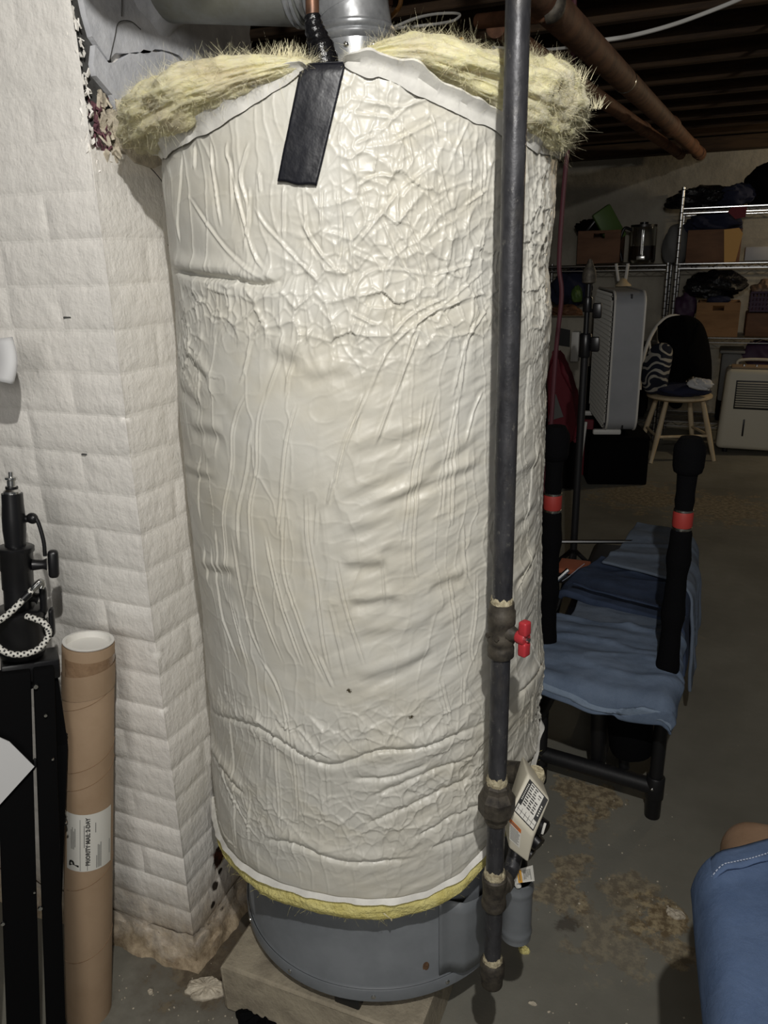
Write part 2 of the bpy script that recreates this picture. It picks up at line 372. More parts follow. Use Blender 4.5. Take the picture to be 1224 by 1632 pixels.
M_DENIM_HEM = denim('faded_hem', srgb(140, 154, 172), srgb(116, 131, 150))
M_STITCH = mat('pale_thread', srgb(160, 168, 184), 0.8)
M_STITCH_D = mat('dark_thread', srgb(24, 34, 58), 0.8)
M_REDBRICKFLOORBIT = mat('orange_rag', srgb(150, 84, 58), 0.9)
def glass(name, col, rough=0.05, alpha=1.0):
    n = NT(name); return n.done(col, rough, 0, None, 0.5, Transmission_Weight=1.0, IOR=1.45)
M_GLASS = glass('clear_glass', (0.85, 0.86, 0.84))
M_COFFEE = mat('dark_coffee', srgb(46, 20, 14), 0.2)
M_CLEARBAG = glass('clear_plastic', (0.55, 0.5, 0.42), 0.25)

# ================================================================== SETTING
bm = B(); box(bm, (-0.2, 3.2, -0.05), (7.4, 9.6, 0.1)); fl = obj('floor', bm, M_FLOOR, smooth=False); fl['kind'] = 'structure'
bm = B(); box(bm, (-0.2, 6.72, 1.3), (7.4, 0.14, 2.6)); bw = obj('wall_back', bm, M_BACKWALL, smooth=False); bw['kind'] = 'structure'
bm = B(); box(bm, (-3.4, 3.8, 1.3), (0.12, 6.0, 2.6)); sw = obj('wall_side', bm, M_BACKWALL, smooth=False); sw['kind'] = 'structure'
# sill on top of the back wall
bm = B(); box(bm, (-0.2, 6.58, 2.105), (7.2, 0.14, 0.09), 0.006); o = obj('trim_1', bm, M_WOODJ, smooth=False); o['kind'] = 'structure'
# ceiling: boards with joists
bm = B(); box(bm, (-0.2, 3.6, 2.385), (7.4, 8.6, 0.05)); ceil = obj('ceiling', bm, M_BOARDS, smooth=False); ceil['kind'] = 'structure'
yj = 6.40; jn = 0
while yj > 1.0:
    bm = B(); box(bm, (-0.2+random.uniform(-.02, .02), yj, 2.145+0.108), (7.2, 0.048, 0.214), 0.004, seg=1)
    for v in bm.verts: v.co.z += 0.004*math.sin(v.co.x*3+yj*5)
    obj('joist', bm, M_WOODJ, ceil, smooth=False); yj -= 0.402
yb = 6.5
while yb > 1.2:                                    # boards of the floor above, between the joists
    bm = B(); box(bm, (-0.2, yb, 2.356), (7.2, 0.128, 0.016), 0.002, seg=1); obj('floor_board', bm, M_BOARDS, ceil, smooth=False); yb -= 0.134

# ---- painted brick chimney pier on the left
XR, YF = -0.857, 0.965           # right face, front face
bm = B()
box(bm, ((-2.3+XR-0.0005)/2, (YF+0.0005+1.44)/2, 0.77), (2.3+XR-0.0005, 1.44-YF-0.0005, 1.54))
box(bm, ((-2.3+XR-0.014)/2, (YF+0.0005+1.44)/2, 1.96), (2.3+XR-0.014, 1.44-YF-0.0005, 0.84))
wl = obj('wall_left', bm, M_PAINT, smooth=False); wl['kind'] = 'structure'
CH, JT = 0.0675, 0.007
def brick_mesh(x0, x1, y0, y1, z0, z1, rough_, corner=False):
    # a brick under thick paint: its seen faces swell softly out of the joints
    bm = B(); sd = random.uniform(0, 90); g = JT/2+0.0005; p = YF-y0; q = x1-XR; w_ = random.uniform(.005, .011)
    def swell(t, z, L, open_end):
        e = min(t, z-(z0-g), (z1+g)-z) if open_end else min(t, L-t, z-(z0-g), (z1+g)-z)
        n = float(fbm(np.array([t*24+sd]), np.array([z*30.0]), 50, 3)[0])-.5
        k = max(0.0, min(1.0, (e+n*.006)/w_)); k = k*k*(3-2*k); return k, n
    def face(L, pt, amp, open_end):
        nu = max(4, int(L/.013)); nv = 6
        def fn(u, v):
            t = u*L; z = (z0-g)+(z1-z0+2*g)*v; k, n = swell(t, z, L, open_end); return pt(t, z, -0.0012+(amp+.0012+n*rough_*1.6)*k)
        grid(bm, fn, nu, nv)
    if y0 < YF+.001:
        L = x1-x0+(0 if corner else g); xa = x0-g
        face((x1-xa) if corner else (x1+g-xa), (lambda t, z, h: Vector((xa+t+(h*0.8 if corner and t > (x1-xa)-.004 else 0), YF-h, z))), p, corner)
    if x1 > XR-.0005 and (corner or y0 > YF+.001):
        ya = y1+g; L = ya-YF if corner else y1-y0+2*g
        face(L, (lambda t, z, h: Vector((XR+h, ya-t-(h*0.8 if corner and t > L-.004 else 0), z))), max(q, .0006), corner)
    bmesh.ops.remove_doubles(bm, verts=bm.verts, dist=0.0012) if corner else None
    return bm
nc = 33
for c in range(nc):
    z0 = c*CH+JT/2+0.0; z1 = (c+1)*CH-JT/2
    up = c >= 22
    rgh = 0.0020 if c < 4 else 0.0007
    def pr_(): return random.uniform(0.0006, 0.0018) if up else random.uniform(0.0012, 0.0034+0.0016*(c < 12))
    if c == 0: z0 = 0.001
    ln = 0.205 if c % 2 == 0 else 0.098
    side = 0.098 if c % 2 == 0 else 0.205
    p, q = pr_(), pr_()
    if not up:
        obj('brick', brick_mesh(XR-ln, XR+q*0.6, YF-p, YF+side, z0, z1, rgh, True), M_PAINT, wl)
        y = YF+side+JT
        while y < 1.40:
            L = min(random.choice((0.205, 0.205, 0.1)), 1.435-y)
            obj('brick', brick_mesh(XR-0.06, XR+pr_()*0.6, y, y+L, z0, z1, rgh), M_PAINT, wl); y += L+JT
    else:
        obj('brick', brick_mesh(XR-ln, XR-0.0022-random.uniform(0, .006), YF-p, YF+0.05, z0, z1, 0.0022), M_PAINT, wl)
    x = XR-ln-JT
    while x > -1.75:
        L = random.choice((0.205, 0.205, 0.205, 0.1)); 
        obj('brick', brick_mesh(x-L, x, YF-pr_(), YF+0.06, z0, z1, rgh), M_PAINT, wl); x -= L+JT
# grey plaster slabs above, with the cracked and crumbling arris
def rface(y, z, dx=0.0): return (XR+dx, y, z)
def ragged(pts, n=5, amp=0.006):
    out = []; k = len(pts)
    for i in range(k):
        a = Vector(pts[i]); b = Vector(pts[(i+1) % k]); L = (b-a).length; m = max(1, int(L/0.02))
        for j in range(m):
            p = a.lerp(b, j/m)
            if j: p += Vector((0, random.uniform(-amp, amp), random.uniform(-amp, amp)))
            out.append(p)
    return out
P1 = [(0.992, 1.735), (1.002, 1.69), (1.03, 1.665), (1.10, 1.69), (1.16, 1.705), (1.44, 1.70), (1.44, 2.14), (0.972, 2.14), (0.975, 1.80)]
P2 = [(1.006, 1.680), (1.03, 1.662), (1.10, 1.687), (1.16, 1.7025), (1.44, 1.697), (1.44, 1.545), (1.13, 1.548), (1.07, 1.555), (1.045, 1.585), (1.03, 1.62), (1.000, 1.64)]
for P in (P1, P2):
    bm = B(); prism(bm, ragged([rface(y, z, -0.002) for y, z in P]), (-1, 0, 0), 0.03); obj('plaster_slab', bm, M_GREYPL, wl, smooth=False)
bm = B(); prism(bm, ragged([rface(y, z, 0.003) for y, z in [(1.02, 1.60), (1.045, 1.592), (1.075, 1.56), (1.12, 1.555), (1.13, 1.535), (1.10, 1.525), (1.06, 1.53), (1.035, 1.545), (1.02, 1.565)]], amp=0.004), (-1, 0, 0), 0.02)
obj('broken_plaster_edge', bm, M_FLAKE, wl, smooth=False)
bm = B(); box(bm, (XR-0.0135, 1.01, 1.685), (0.004, 0.075, 0.24)); obj('cavity_back', bm, M_HOLE, wl, smooth=False)  # dirty cavity; its shade is put into this plate's dark colour
def shards(name, n, zr, yr, dr, sz, m, seed):
    r = np.random.default_rng(seed); bm = B()
    for i in range(n):
        c = Vector((XR-r.uniform(*dr), r.uniform(*yr), r.uniform(*zr))); k = int(r.integers(4, 7)); a0 = r.uniform(0, 6); pts = []
        R = Matrix.Rotation(r.normal()*.6, 3, 'Z') @ Matrix.Rotation(r.normal()*.5, 3, 'Y')
        for j in range(k): q = sz*r.uniform(.45, 1.2); an = a0+2*PI*j/k; pts.append(c+R @ Vector((0, q*.6*math.cos(an), q*1.3*math.sin(an))))
        prism(bm, pts, R @ Vector((1, 0, 0)), sz*r.uniform(.2, .5))
    obj(name, bm, m, wl, smooth=False, kind='stuff')
shards('crumbled_brick', 60, (1.540, 1.610), (0.985, 1.018), (0.002, 0.012), 0.006, M_PURPLE, 3)
shards('loose_paint_flakes', 80, (1.500, 1.760), (0.964, 0.983), (0.001, 0.008), 0.0048, M_PAINT, 4)
shards('plaster_flakes', 50, (1.530, 1.620), (0.99, 1.06), (0.000, 0.008), 0.010, M_FLAKE, 6)
# fine cracks
bm = B()
for pts in ([(1.03, 1.665), (1.05, 1.70), (1.062, 1.72), (1.09, 1.728), (1.11, 1.722)], [(1.07, 1.73), (1.072, 1.76), (1.066, 1.80)], [(1.06, 1.535), (1.09, 1.53), (1.12, 1.51), (1.135, 1.49)],
            [(1.00, 1.47), (1.03, 1.468), (1.06, 1.455), (1.08, 1.44)], [(1.1, 1.44), (1.13, 1.442)], [(1.12, 1.41), (1.14, 1.395)]):
    tube(bm, catmull([rface(y+random.uniform(-.002, .002), z, 0.0) for y, z in pts], 4), 0.0007, 5)
obj('crack', bm, M_HOLE, wl, kind='stuff')
# rough mortar skirt where the pier meets the floor
bm = B()
def skirt(u, v):
    s = u*1.35; 
    if s < 0.9: base = Vector((-1.757+s, YF, 0)); n = Vector((0, -1, 0))
    else: base = Vector((XR, YF+(s-0.9), 0)); n = Vector((1, 0, 0))
    if abs(s-0.9) < 0.03: n = (Vector((0, -1, 0))+Vector((1, 0, 0))).normalized()
    h = 0.07*(1-v)+0.0; k = fbm(np.array([s*26.0]), np.array([v*3.0]), 5, 4)[0]
    return base+n*(0.004+0.022*v**1.4+0.020*(k-0.45))+Vector((0, 0, max(0.0, h*(0.6+0.9*k))-0.003*v))
grid(bm, skirt, 150, 8); o = obj('mortar_skirt', bm, M_PAINT, wl)
# small marks on the front face
bm = B(); box(bm, at_y(108, 506, YF-0.001), (0.016, 0.004, 0.0030), 0.001); box(bm, at_y(134, 724, YF-0.002), (0.010, 0.004, 0.0025), 0.001); obj('paint_gap', bm, M_HOLE, wl)

# ================================================================== WATER HEATER
AX, AY = -0.524, 1.171
def onheat(phi, r, z):            # phi in degrees, 0 = towards -y, + = towards +x
    a = math.radians(phi); return Vector((AX+r*math.sin(a), AY-r*math.cos(a), z))
DAX = math.hypot(AX, AY)
def hit_phi(px, py, R):           # heater angle and height of a seen point on a drum of radius R
    r = ray(px, py); a = r[0]**2+r[1]**2; b = -2*(r[0]*AX+r[1]*AY); c = AX*AX+AY*AY-R*R
    t = (-b-math.sqrt(max(b*b-4*a*c, 0)))/(2*a); p = EYE+r*t
    return math.degrees(math.atan2(p[0]-AX, -(p[1]-AY))), float(p[2])
# concrete block under it
bm = B(); box(bm, (-0.545, 1.13, 0.0575), (0.40, 0.46, 0.115), 0.008)
for v in bm.verts: v.co += Vector((random.uniform(-.003, .003), random.uniform(-.003, .003), random.uniform(-.0015, .0015) if v.co.z > .05 else 0))
pad = obj('concrete_block', bm, M_CONC, smooth=False); tag(pad, 'square concrete block under the grey water heater', 'concrete block')

heater = thing('water_heater', 'tall grey water heater standing on the concrete block, its top wrapped in white blanket', 'water heater', (AX, AY, 0.115))
bm = B(); lathe(bm, [(0.262, 0.150), (0.271, 0.153), (0.272, 0.172), (0.2685, 0.176), (0.2685, 1.47), (0.255, 1.50), (0.06, 1.52)], (AX, AY, 0), seg=96)
obj('jacket', bm, M_JACKET, heater)
bm = B(); rr = lathe(bm, [(0.2735, 0.146), (0.2755, 0.148), (0.2755, 0.170), (0.2735, 0.1725)], (AX, AY, 0), seg=96, cap=False)
rr2 = lathe(bm, [(0.2695, 0.146), (0.2695, 0.1725)], (AX, AY, 0), seg=96, cap=False)
obj('base_ring', bm, M_JACKET, heater)
for ph in (-14, 48, -45, 20):
    bm = B(); d = onheat(ph, 1, 0)-Vector((AX, AY, 0)); lathe(bm, [(0.0042, 0), (0.0040, 0.002), (0.002, 0.0032)], onheat(ph, 0.2752, 0.160), d, 10); obj('screw', bm, M_STEEL, heater)
for ph in (10, 130, 250):
    bm = B(); box(bm, onheat(ph, 0.24, 0.1325), (0.05, 0.05, 0.035), 0.004); obj('foot', bm, M_DULLBLACK, heater)
bm = B()                                               # draught skirt in shadow below the jacket
lathe(bm, [(0.235, 0.122), (0.24, 0.152)], (AX, AY, 0), seg=48); obj('burner_pan', bm, M_DULLBLACK, heater)
# bent burner access cover
bm = B()
def cover(u, v):
    ph = 45+u*42; z = 0.178+v*(0.150+0.012*max(0, 1-u*3))
    r = 0.2715+0.016*float(sstep(0.08, 0.22, np.array(u)))+0.004*math.sin(v*PI)*0
    return onheat(ph, r, z)
grid(bm, cover, 30, 6); o = obj('access_cover', bm, M_JACKET, heater); solid(o, 0.002)
bm = B(); sphere(bm, onheat(40.0, 0.2682, 0.205), 0.0065, (1, 1, 1.3), 10, 6); 
for v in bm.verts:
    dv = v.co-Vector((AX, AY, v.co.z)); dv.length = 0.2684+(dv.length-0.2684)*0.12; v.co = Vector((AX, AY, v.co.z))+dv+Vector((0, 0, random.uniform(-.002, .002)))
obj('rust_spot', bm, M_RUST, heater, label='brown rust spot beside the access cover')
# pilot cup (rounded grey holder) right of the gas pipe
bm = B(); cc = at_l(822, 1440, 1.035); cc = Vector((cc.x+0.002, cc.y, 0)); prof = []
for zz in np.linspace(0.284, 0.405, 26):
    r = 0.0250+0.0022*math.exp(-((zz-0.388)/0.004)**2)+0.0022*math.exp(-((zz-0.300)/0.004)**2); prof.append((r, zz))
lathe(bm, prof+[(0.022, 0.405), (0.022, 0.340)], cc, seg=32)
cup = obj('sensor_cup', bm, M_JACKET, heater)
bm = B(); bar(bm, cc+Vector((-0.0, 0.02, 0.33)), cc+Vector((-0.10, 0.10, 0.33)), 0.03, 0.06, 0.004); obj('cup_bracket', bm, M_DULLBLACK, heater)
bm = B(); lathe(bm, [(0.014, 0.37), (0.018, 0.43), (0.012, 0.455)], cc+Vector((-0.004, 0.004, 0)), seg=16); obj('igniter', bm, M_BLACKPL, heater)
bm = B(); box(bm, at_l(822, 1404, 1.01), (0.010, 0.007, 0.026), 0.003, Matrix.Rotation(-0.5, 3, 'Y')); obj('connector', bm, M_WHITEPL, heater)
bm = B(); tube(bm, catmull([at_l(815, 1385, 1.02), at_l(808, 1410, 1.02), at_l(803, 1432, 1.035), at_l(801, 1450, 1.06)], 6), 0.0032, 8); obj('pilot_tube', bm, M_GALV, heater)
# hanging paper tag
pc = [at_l(821, 1387, 1.005), at_l(849, 1379, 1.0), at_l(852, 1404, 1.0), at_l(824, 1408, 1.0)]
bm = B(); nrm = (pc[1]-pc[0]).cross(pc[3]-pc[0]); prism(bm, pc, nrm, 0.0006); tg = obj('paper_tag', bm, M_LABELW, heater, smooth=False)
def onquad(q, u, v, lift=0.0006, s=1):
    p = q[0].lerp(q[1], u).lerp(q[3].lerp(q[2], u), v); n = (q[1]-q[0]).cross(q[3]-q[0]).normalized()
    if n.dot(Vector((0, 0, CAM_H))-p) < 0: n = -n
    return p+n*lift
def qrect(bm, q, u0, v0, u1, v1, lift=0.0008): bm.faces.new([bm.verts.new(onquad(q, u, v, lift)) for u, v in ((u0, v0), (u1, v0), (u1, v1), (u0, v1))])
bm = B(); qrect(bm, pc, 0.10, 0.06, 0.34, 0.97, 0.001); obj('amber_band', bm, M_AMBER, tg, smooth=False)
bm = B()
for i in range(8): qrect(bm, pc, 0.44+0.055*i, 0.14, 0.465+0.055*i, 0.14+random.uniform(.4, .75), 0.001)
qrect(bm, pc, 0.19, 0.2, 0.24, 0.8, 0.0014); obj('printed_lines', bm, M_GREYPRINT, tg, smooth=False, kind='stuff')

# gas control valve
def gp(px, py, L): return at_l(px, py, L)
# sloped label face quad (seen), body built by extruding it back towards the tank
q0, q1, q2, q3 = gp(842, 1232, 1.000), gp(877, 1275, 0.985), gp(850, 1334, 0.950), gp(812, 1292, 0.960)
back = Vector((-0.035, 0.085, -0.012))
def poly_body(bm, front, back_):
    a = [bm.verts.new(p) for p in front]; b = [bm.verts.new(p) for p in back_]; k = len(a)
    bm.faces.new(a); bm.faces.new(b[::-1])
    for i in range(k): bm.faces.new((a[i], a[(i+1) % k], b[(i+1) % k], b[i]))



bm = B()
low0, low1 = gp(811, 1352, 0.962), gp(842, 1376, 0.952)
low0b, low1b = low0+back*0.8, low1+back*0.8
vs = [bm.verts.new(p) for p in (q0, q1, q2, q3, low0, low1, q0+back*0.6, q1+back*0.6, low0b, low1b)]
for f in ((0, 1, 2, 3), (3, 2, 5, 4), (0, 3, 4, 8, 6), (1, 7, 9, 5, 2), (0, 6, 7, 1), (4, 5, 9, 8), (6, 8, 9, 7)): bm.faces.new([vs[i] for i in f])
bmesh.ops.recalc_face_normals(bm, faces=bm.faces)
bmesh.ops.bevel(bm, geom=bm.edges[:], offset=0.004, segments=3, affect='EDGES', profile=0.5)
gv = obj('gas_control', bm, M_ALMOND, heater, label='pale gas control box with printed labels')
lq = [q0.lerp(q2, .10)+(q3-q0)*0.02, q1.lerp(q3, .08), q2.lerp(q0, .10), q3.lerp(q1, .10)]
def rq(q, u0, v0, u1, v1): return [onquad(q, u, v, 0) for u, v in ((u0, v0), (u1, v0), (u1, v1), (u0, v1))]
lab = [onquad([q0, q1, q2, q3], u, v, 0.0007) for u, v in ((0.12, 0.07), (0.93, 0.05), (0.92, 0.90), (0.10, 0.92))]
bm = B(); qrect(bm, lab, 0, 0, 1, 1, 0.0000); lb = obj('rating_label', bm, M_PRINT, gv, smooth=False, label='black bordered rating label')
# all print of the label as one stuff part next to it
bm = B(); qrect(bm, lab, 0.16, 0.03, 0.80, 0.97, 0.0004); qrect(bm, lab, 0.04, 0.74, 0.96, 0.97, 0.0004)
obj('label_field', bm, M_LABELW, gv, smooth=False)
bm = B()
for i in range(9):
    for j in range(3 if i > 3 else 2):
        u0 = 0.18+j*0.20; qrect(bm, lab, u0, 0.06+i*0.072, u0+0.17*random.uniform(.6, 1), 0.092+i*0.072, 0.0008)
for i in range(5): qrect(bm, lab, 0.10+0.17*i, 0.76, 0.115+0.17*i, 0.95, 0.0008)
qrect(bm, lab, 0.06, 0.85, 0.94, 0.862, 0.0008); qrect(bm, lab, 0.60, 0.12, 0.74, 0.15, 0.0008); qrect(bm, lab, 0.62, 0.20, 0.72, 0.22, 0.0008)
obj('label_print', bm, M_PRINT, gv, smooth=False, kind='stuff')
bm = B()
for i in range(10): qrect(bm, lab, 0.05, 0.12+i*0.05, 0.10, 0.145+i*0.05, 0.0008)
for i in range(5): qrect(bm, lab, 0.86, 0.28+i*0.07, 0.92, 0.32+i*0.07, 0.0008)
obj('label_lettering', bm, M_LABELW, gv, smooth=False, kind='stuff')
wq = rq([q3, q2, low1, low0], 0.02, 0.16, 0.52, 0.74)
bm = B(); qrect(bm, wq, 0, 0, 1, 1, 0.0006); obj('warning_label', bm, M_LABELW, gv, smooth=False)
bm = B(); qrect(bm, wq, 0, 0, 1, 0.2, 0.001); obj('orange_band', bm, M_ORANGE, gv, smooth=False)
bm = B()
for i in range(9): qrect(bm, wq, 0.08, 0.27+i*0.075, random.uniform(.7, .94), 0.30+i*0.075, 0.001)
qrect(bm, wq, 0.10, 0.07, 0.80, 0.13, 0.0014); obj('warning_print', bm, M_GREYPRINT, gv, smooth=False, kind='stuff')
bm = B(); kc = gp(867, 1318, 0.985); lathe(bm, [(0.013, 0), (0.013, 0.012), (0.010, 0.015)], kc+Vector((-0.01, 0.004, 0)), (0.85, -0.35, -0.2), 20); obj('control_knob', bm, M_BLACKPL, gv)
bm = B(); bar(bm, gp(864, 1329, .975), gp(869, 1312, .975), 0.004, 0.003, 0.001); obj('knob_pointer', bm, M_WHITEPL, gv)
bm = B(); lathe(bm, [(0.012, 0), (0.011, 0.014)], gp(859, 1341, 0.985)+Vector((-0.01, 0.004, 0)), (0.8, -0.4, -0.3), 16); lathe(bm, [(0.010, 0), (0.010, 0.012)], gp(849, 1362, 0.99)+Vector((-0.012, 0.006, 0)), (0.8, -0.3, -0.3), 14); obj('pilot_button', bm, M_BLACKPL, gv)
bm = B(); lathe(bm, [(0.014, 0), (0.016, 0.01), (0.012, 0.03)], gp(853, 1230, 1.04), (0, 0.2, -1), 16); obj('thermostat_cap', bm, M_DOPE, gv)
bm = B(); tube(bm, [q0+back*0.7+Vector((0, 0, -0.04)), onheat(66, 0.26, 0.56)], 0.018, 12); obj('thermostat_shank', bm, M_FITTING, gv)

# ================================================================== INSULATION BLANKET
blank = thing('insulation_blanket', 'crinkled white vinyl insulation blanket wrapped round the water heater, yellow fiberglass spilling out', 'insulation blanket', (AX, AY, 0.4))
tb_ph = np.array([-180, -75, -50, -29, -12, 3, 15, 26, 37, 48, 56, 80, 100, 140, 180.])
tb_z = np.array([.40, .385, .385, .392, .402, .408, .408, .407, .411, .427, .455, .520, .56, .50, .40])
tt_ph = np.array([-180, -75, -42, -15, -1, 7, 12, 22, 29, 36, 43, 53, 60, 75, 92, 120, 180.])
tt_z = np.array([1.52, 1.52, 1.525, 1.542, 1.564, 1.581, 1.589, 1.591, 1.588, 1.577, 1.560, 1.543, 1.535, 1.513, 1.515, 1.52, 1.52])
prof_z = np.array([.3, .45, .60, .68, .80, .92, 1.10, 1.18, 1.30, 1.36, 1.48, 1.6])
prof_l = np.array([.321, .317, .310, .308, .304, .307, .306, .305, .2975, .297, .295, .292])
prof_r = np.array([.318, .316, .304, .313, .303, .300, .299, .297, .300, .292, .299, .296])
def base_r(ph, z):
    wgt = sstep(-45, 95, ph); return np.interp(z, prof_z, prof_l)*(1-wgt)+np.interp(z, prof_z, prof_r)*wgt-0.003
fine = np.linspace(-66, 108, 700); coarse = np.linspace(108, 294, 64)[1:-1]; PH = np.concatenate([fine, coarse]); NP = len(PH)
NZ = 800; T = np.linspace(0, 1, NZ); phw = np.where(PH > 180, PH-360, PH)
ZB = np.interp(phw, tb_ph, tb_z); ZT = np.interp(phw, tt_ph, tt_z)
Z = ZB[:, None]+(ZT-ZB)[:, None]*T[None, :]; PG = np.repeat(PH[:, None], NZ, 1); S = np.radians(PG)*0.30
Hd = np.zeros_like(Z)
def poly_add(pts, prof_fn, reach, R=0.297):
    q = [hit_phi(x, y, R) for x, y in pts]; q = [(math.radians(a)*0.30, z) for a, z in q]
    q = catmull([(a, b, 0) for a, b in q], 4) if len(q) > 2 else [Vector((a, b, 0)) for a, b in q]
    s0 = min(p.x for p in q)-reach; s1 = max(p.x for p in q)+reach; i0, i1 = np.searchsorted(S[:700, 0], (s0, s1))
    if i1 <= i0: return
    z0 = min(p.y for p in q)-reach; z1 = max(p.y for p in q)+reach
    j0 = int(np.clip(((z0-Z[i0:i1, 0].max())/(1.2))*NZ-20, 0, NZ)); j1 = int(np.clip(((z1-Z[i0:i1, 0].min())/(1.10))*NZ+20, 0, NZ))
    ss = S[i0:i1, j0:j1]; zz = Z[i0:i1, j0:j1]; best = np.full(ss.shape, 1e9); sgn = np.zeros(ss.shape); par = np.zeros(ss.shape); n = len(q)-1
    for k in range(n):
        a, b = q[k], q[k+1]; dx, dz = b.x-a.x, b.y-a.y; L2 = dx*dx+dz*dz+1e-12
        t = np.clip(((ss-a.x)*dx+(zz-a.y)*dz)/L2, 0, 1); ex = ss-a.x-t*dx; ez = zz-a.y-t*dz; d = np.hypot(ex, ez); m = d < best
        best = np.where(m, d, best); sgn = np.where(m, (dx*ez-dz*ex)/math.sqrt(L2), sgn); par = np.where(m, (k+t)/n, par)
    fade = np.clip(np.minimum(par, 1-par)*6, 0, 1)
    Hd[i0:i1, j0:j1] += np.where(best < reach, prof_fn(best, sgn)*fade, 0)
def thin(a=0.0016, wd=0.0013, off=0.0):
    return lambda d, s: a*np.exp(-((s-off)/wd)**2)-0.5*a*np.exp(-((s-off-0.0040)/0.0022)**2)-0.25*a*np.exp(-((s-off+0.0045)/0.003)**2)
def dbl(a=0.0015): return lambda d, s: a*np.exp(-((s-0.0025)/0.0013)**2)+a*np.exp(-((s+0.0028)/0.0013)**2)-0.6*a*np.exp(-(s/0.0014)**2)
def soft(a=0.0035, wd=0.010): return lambda d, s: a*np.exp(-((s-wd*.7)/wd)**2)-a*np.exp(-((s+wd*.7)/wd)**2)
def deep(a=0.006): return lambda d, s: -a*np.exp(-(s/0.004)**2)+0.8*a*np.exp(-((np.abs(s)-0.012)/0.011)**2)*np.where(s > 0, 1.0, 0.45)
THIN = """282,241 282,295 279,354 282,390|302,230 302,269|329,220 333,271 340,313 349,364|358,225 356,246 363,271 365,349|363,266 376,318 386,359 404,410 427,436
394,225 386,251 380,284 391,336 385,410|395,297 392,364|410,274 412,307|293,307 327,359 358,400 389,426 425,449|401,328 419,359 445,387 479,423 510,454|450,289 448,385|481,295 484,341 486,374|476,349 502,395 538,436
417,518 399,542 391,588 383,611|453,526 440,585 425,632|479,539 461,590 455,632|497,523 486,550|404,671 396,744 383,817 386,882|506,798 503,868|531,761 522,803|525,958 539,1020 553,1080|325,719 322,778 327,834|332,868 336,924
341,865 349,922 359,981 387,1063|348,840 355,916|373,843 386,930 401,1001 424,1057|577,628 563,690|628,628 597,710|771,623 757,654 740,707|738,834 740,891 743,924|608,888 613,964|856,662 853,733 845,789 833,860|842,845 842,902 822,944|866,628 862,676
784,424 716,479 628,547 584,635|781,465 728,482 664,518 637,612|764,494 740,553 722,635|784,482 746,541 734,635|669,524 628,635|415,1045 443,1091 464,1143|508,1040 531,1094|423,1163 422,1238|373,1138 384,1256 392,1346|492,1184 492,1251|523,1205 526,1277|407,1259 409,1336
353,1274 371,1318 395,1346|359,1179 369,1236 389,1277 423,1328|800,380 795,440|790,260 788,330 792,390|770,250 768,330|752,250 750,310|776,225 774,300|735,230 738,270|850,250 848,300 852,350|862,250 866,310|838,240 836,290|846,560 842,640 836,700|838,1000 848,1060|846,1110 850,1190|838,1090 842,1200|857,1100 858,1180|830,1130 832,1180
600,215 650,170 690,145|585,160 640,170 700,150|620,230 700,190|640,300 690,262|560,400 610,340 640,300|565,300 600,280 640,286|600,330 640,420 670,450|640,330 690,440|680,300 700,370|700,260 720,340|690,440 760,420|555,470 600,430 700,440|560,560 600,470|620,540 660,500 720,470|560,500 600,520|700,230 690,180|720,250 750,190|740,330 780,300|650,210 660,260|560,180 640,190|565,230 600,215|545,330 560,420 550,470"""
DBL = """398,620 376,676 373,744 363,817 365,874 370,950|427,620 415,676 414,741 403,803 407,874 415,944 438,1015 455,1060|475,643 460,705 451,795 446,854|456,795 455,902 475,972 497,1034 520,1085|427,851 441,916 460,987 486,1063|490,781 494,860 506,930 517,1015 528,1071|537,888 551,958 568,1015 582,1057
587,620 556,690 542,738 535,778|678,626 667,710 657,752 639,879|698,626 667,752 657,885 664,924|733,626 712,724 702,829|729,637 719,789 718,840|759,913 756,981 749,1026 752,1060|715,916 723,986 732,1071|441,1079 454,1117 474,1200 482,1313|446,1174 449,1233 456,1318|700,1080 712,1140|735,1075 733,1120|540,300 545,370 540,430|513,300 514,360|370,950 385,1010 400,1060"""
def parse(t): return [[tuple(float(c) for c in p.split(',')) for p in ln.split()] for ln in t.replace('\n', '|').split('|') if ln.strip()]
for p in parse(THIN): poly_add(p, thin(random.uniform(.0014, .0025)), 0.012)
for p in parse(DBL): poly_add(p, dbl(random.uniform(.0015, .0022)), 0.012)
for p in parse("330,1125 400,1148 450,1172 500,1203 540,1212 600,1190 660,1186 720,1165 778,1140|340,1180 370,1225 400,1262|430,1328 470,1333 500,1345 550,1362 600,1362 660,1356|268,425 320,440 370,446 410,455 450,447|815,1105 840,1078 862,1045|812,1228 845,1196 866,1160"): poly_add(p, deep(random.uniform(.005, .007)), 0.045)
for p in parse("590,1264 650,1238 700,1217 772,1188|575,1308 650,1278 720,1247 772,1230|650,1328 720,1293 775,1268|675,1342 770,1308|560,1235 620,1232 680,1210"): poly_add(p, deep(0.0038), 0.03)
for p in parse("565,815 640,790 700,740 778,690|545,848 600,830 660,800|590,805 660,780 720,755 768,738|540,790 600,770 680,720|680,935 715,920 740,918|600,880 660,868|300,560 330,600 320,620|290,600 330,650|310,680 360,690|300,740 350,760|545,900 620,895|550,720 620,700 690,680|555,960 640,950|560,1010 650,1000 700,985|820,760 860,730|815,840 858,800|815,930 855,880|812,1010 850,970|480,600 560,590|430,560 480,575|330,900 380,905|570,1080 640,1060 690,1035"): poly_add(p, soft(random.uniform(.002, .0038), random.uniform(.008, .013)), 0.05)
def blobm(px, py, rs, rz):
    a, z = hit_phi(px, py, 0.297); s = math.radians(a)*0.30
    return np.exp(-((S-s)/rs)**2-((Z-z)/rz)**2)
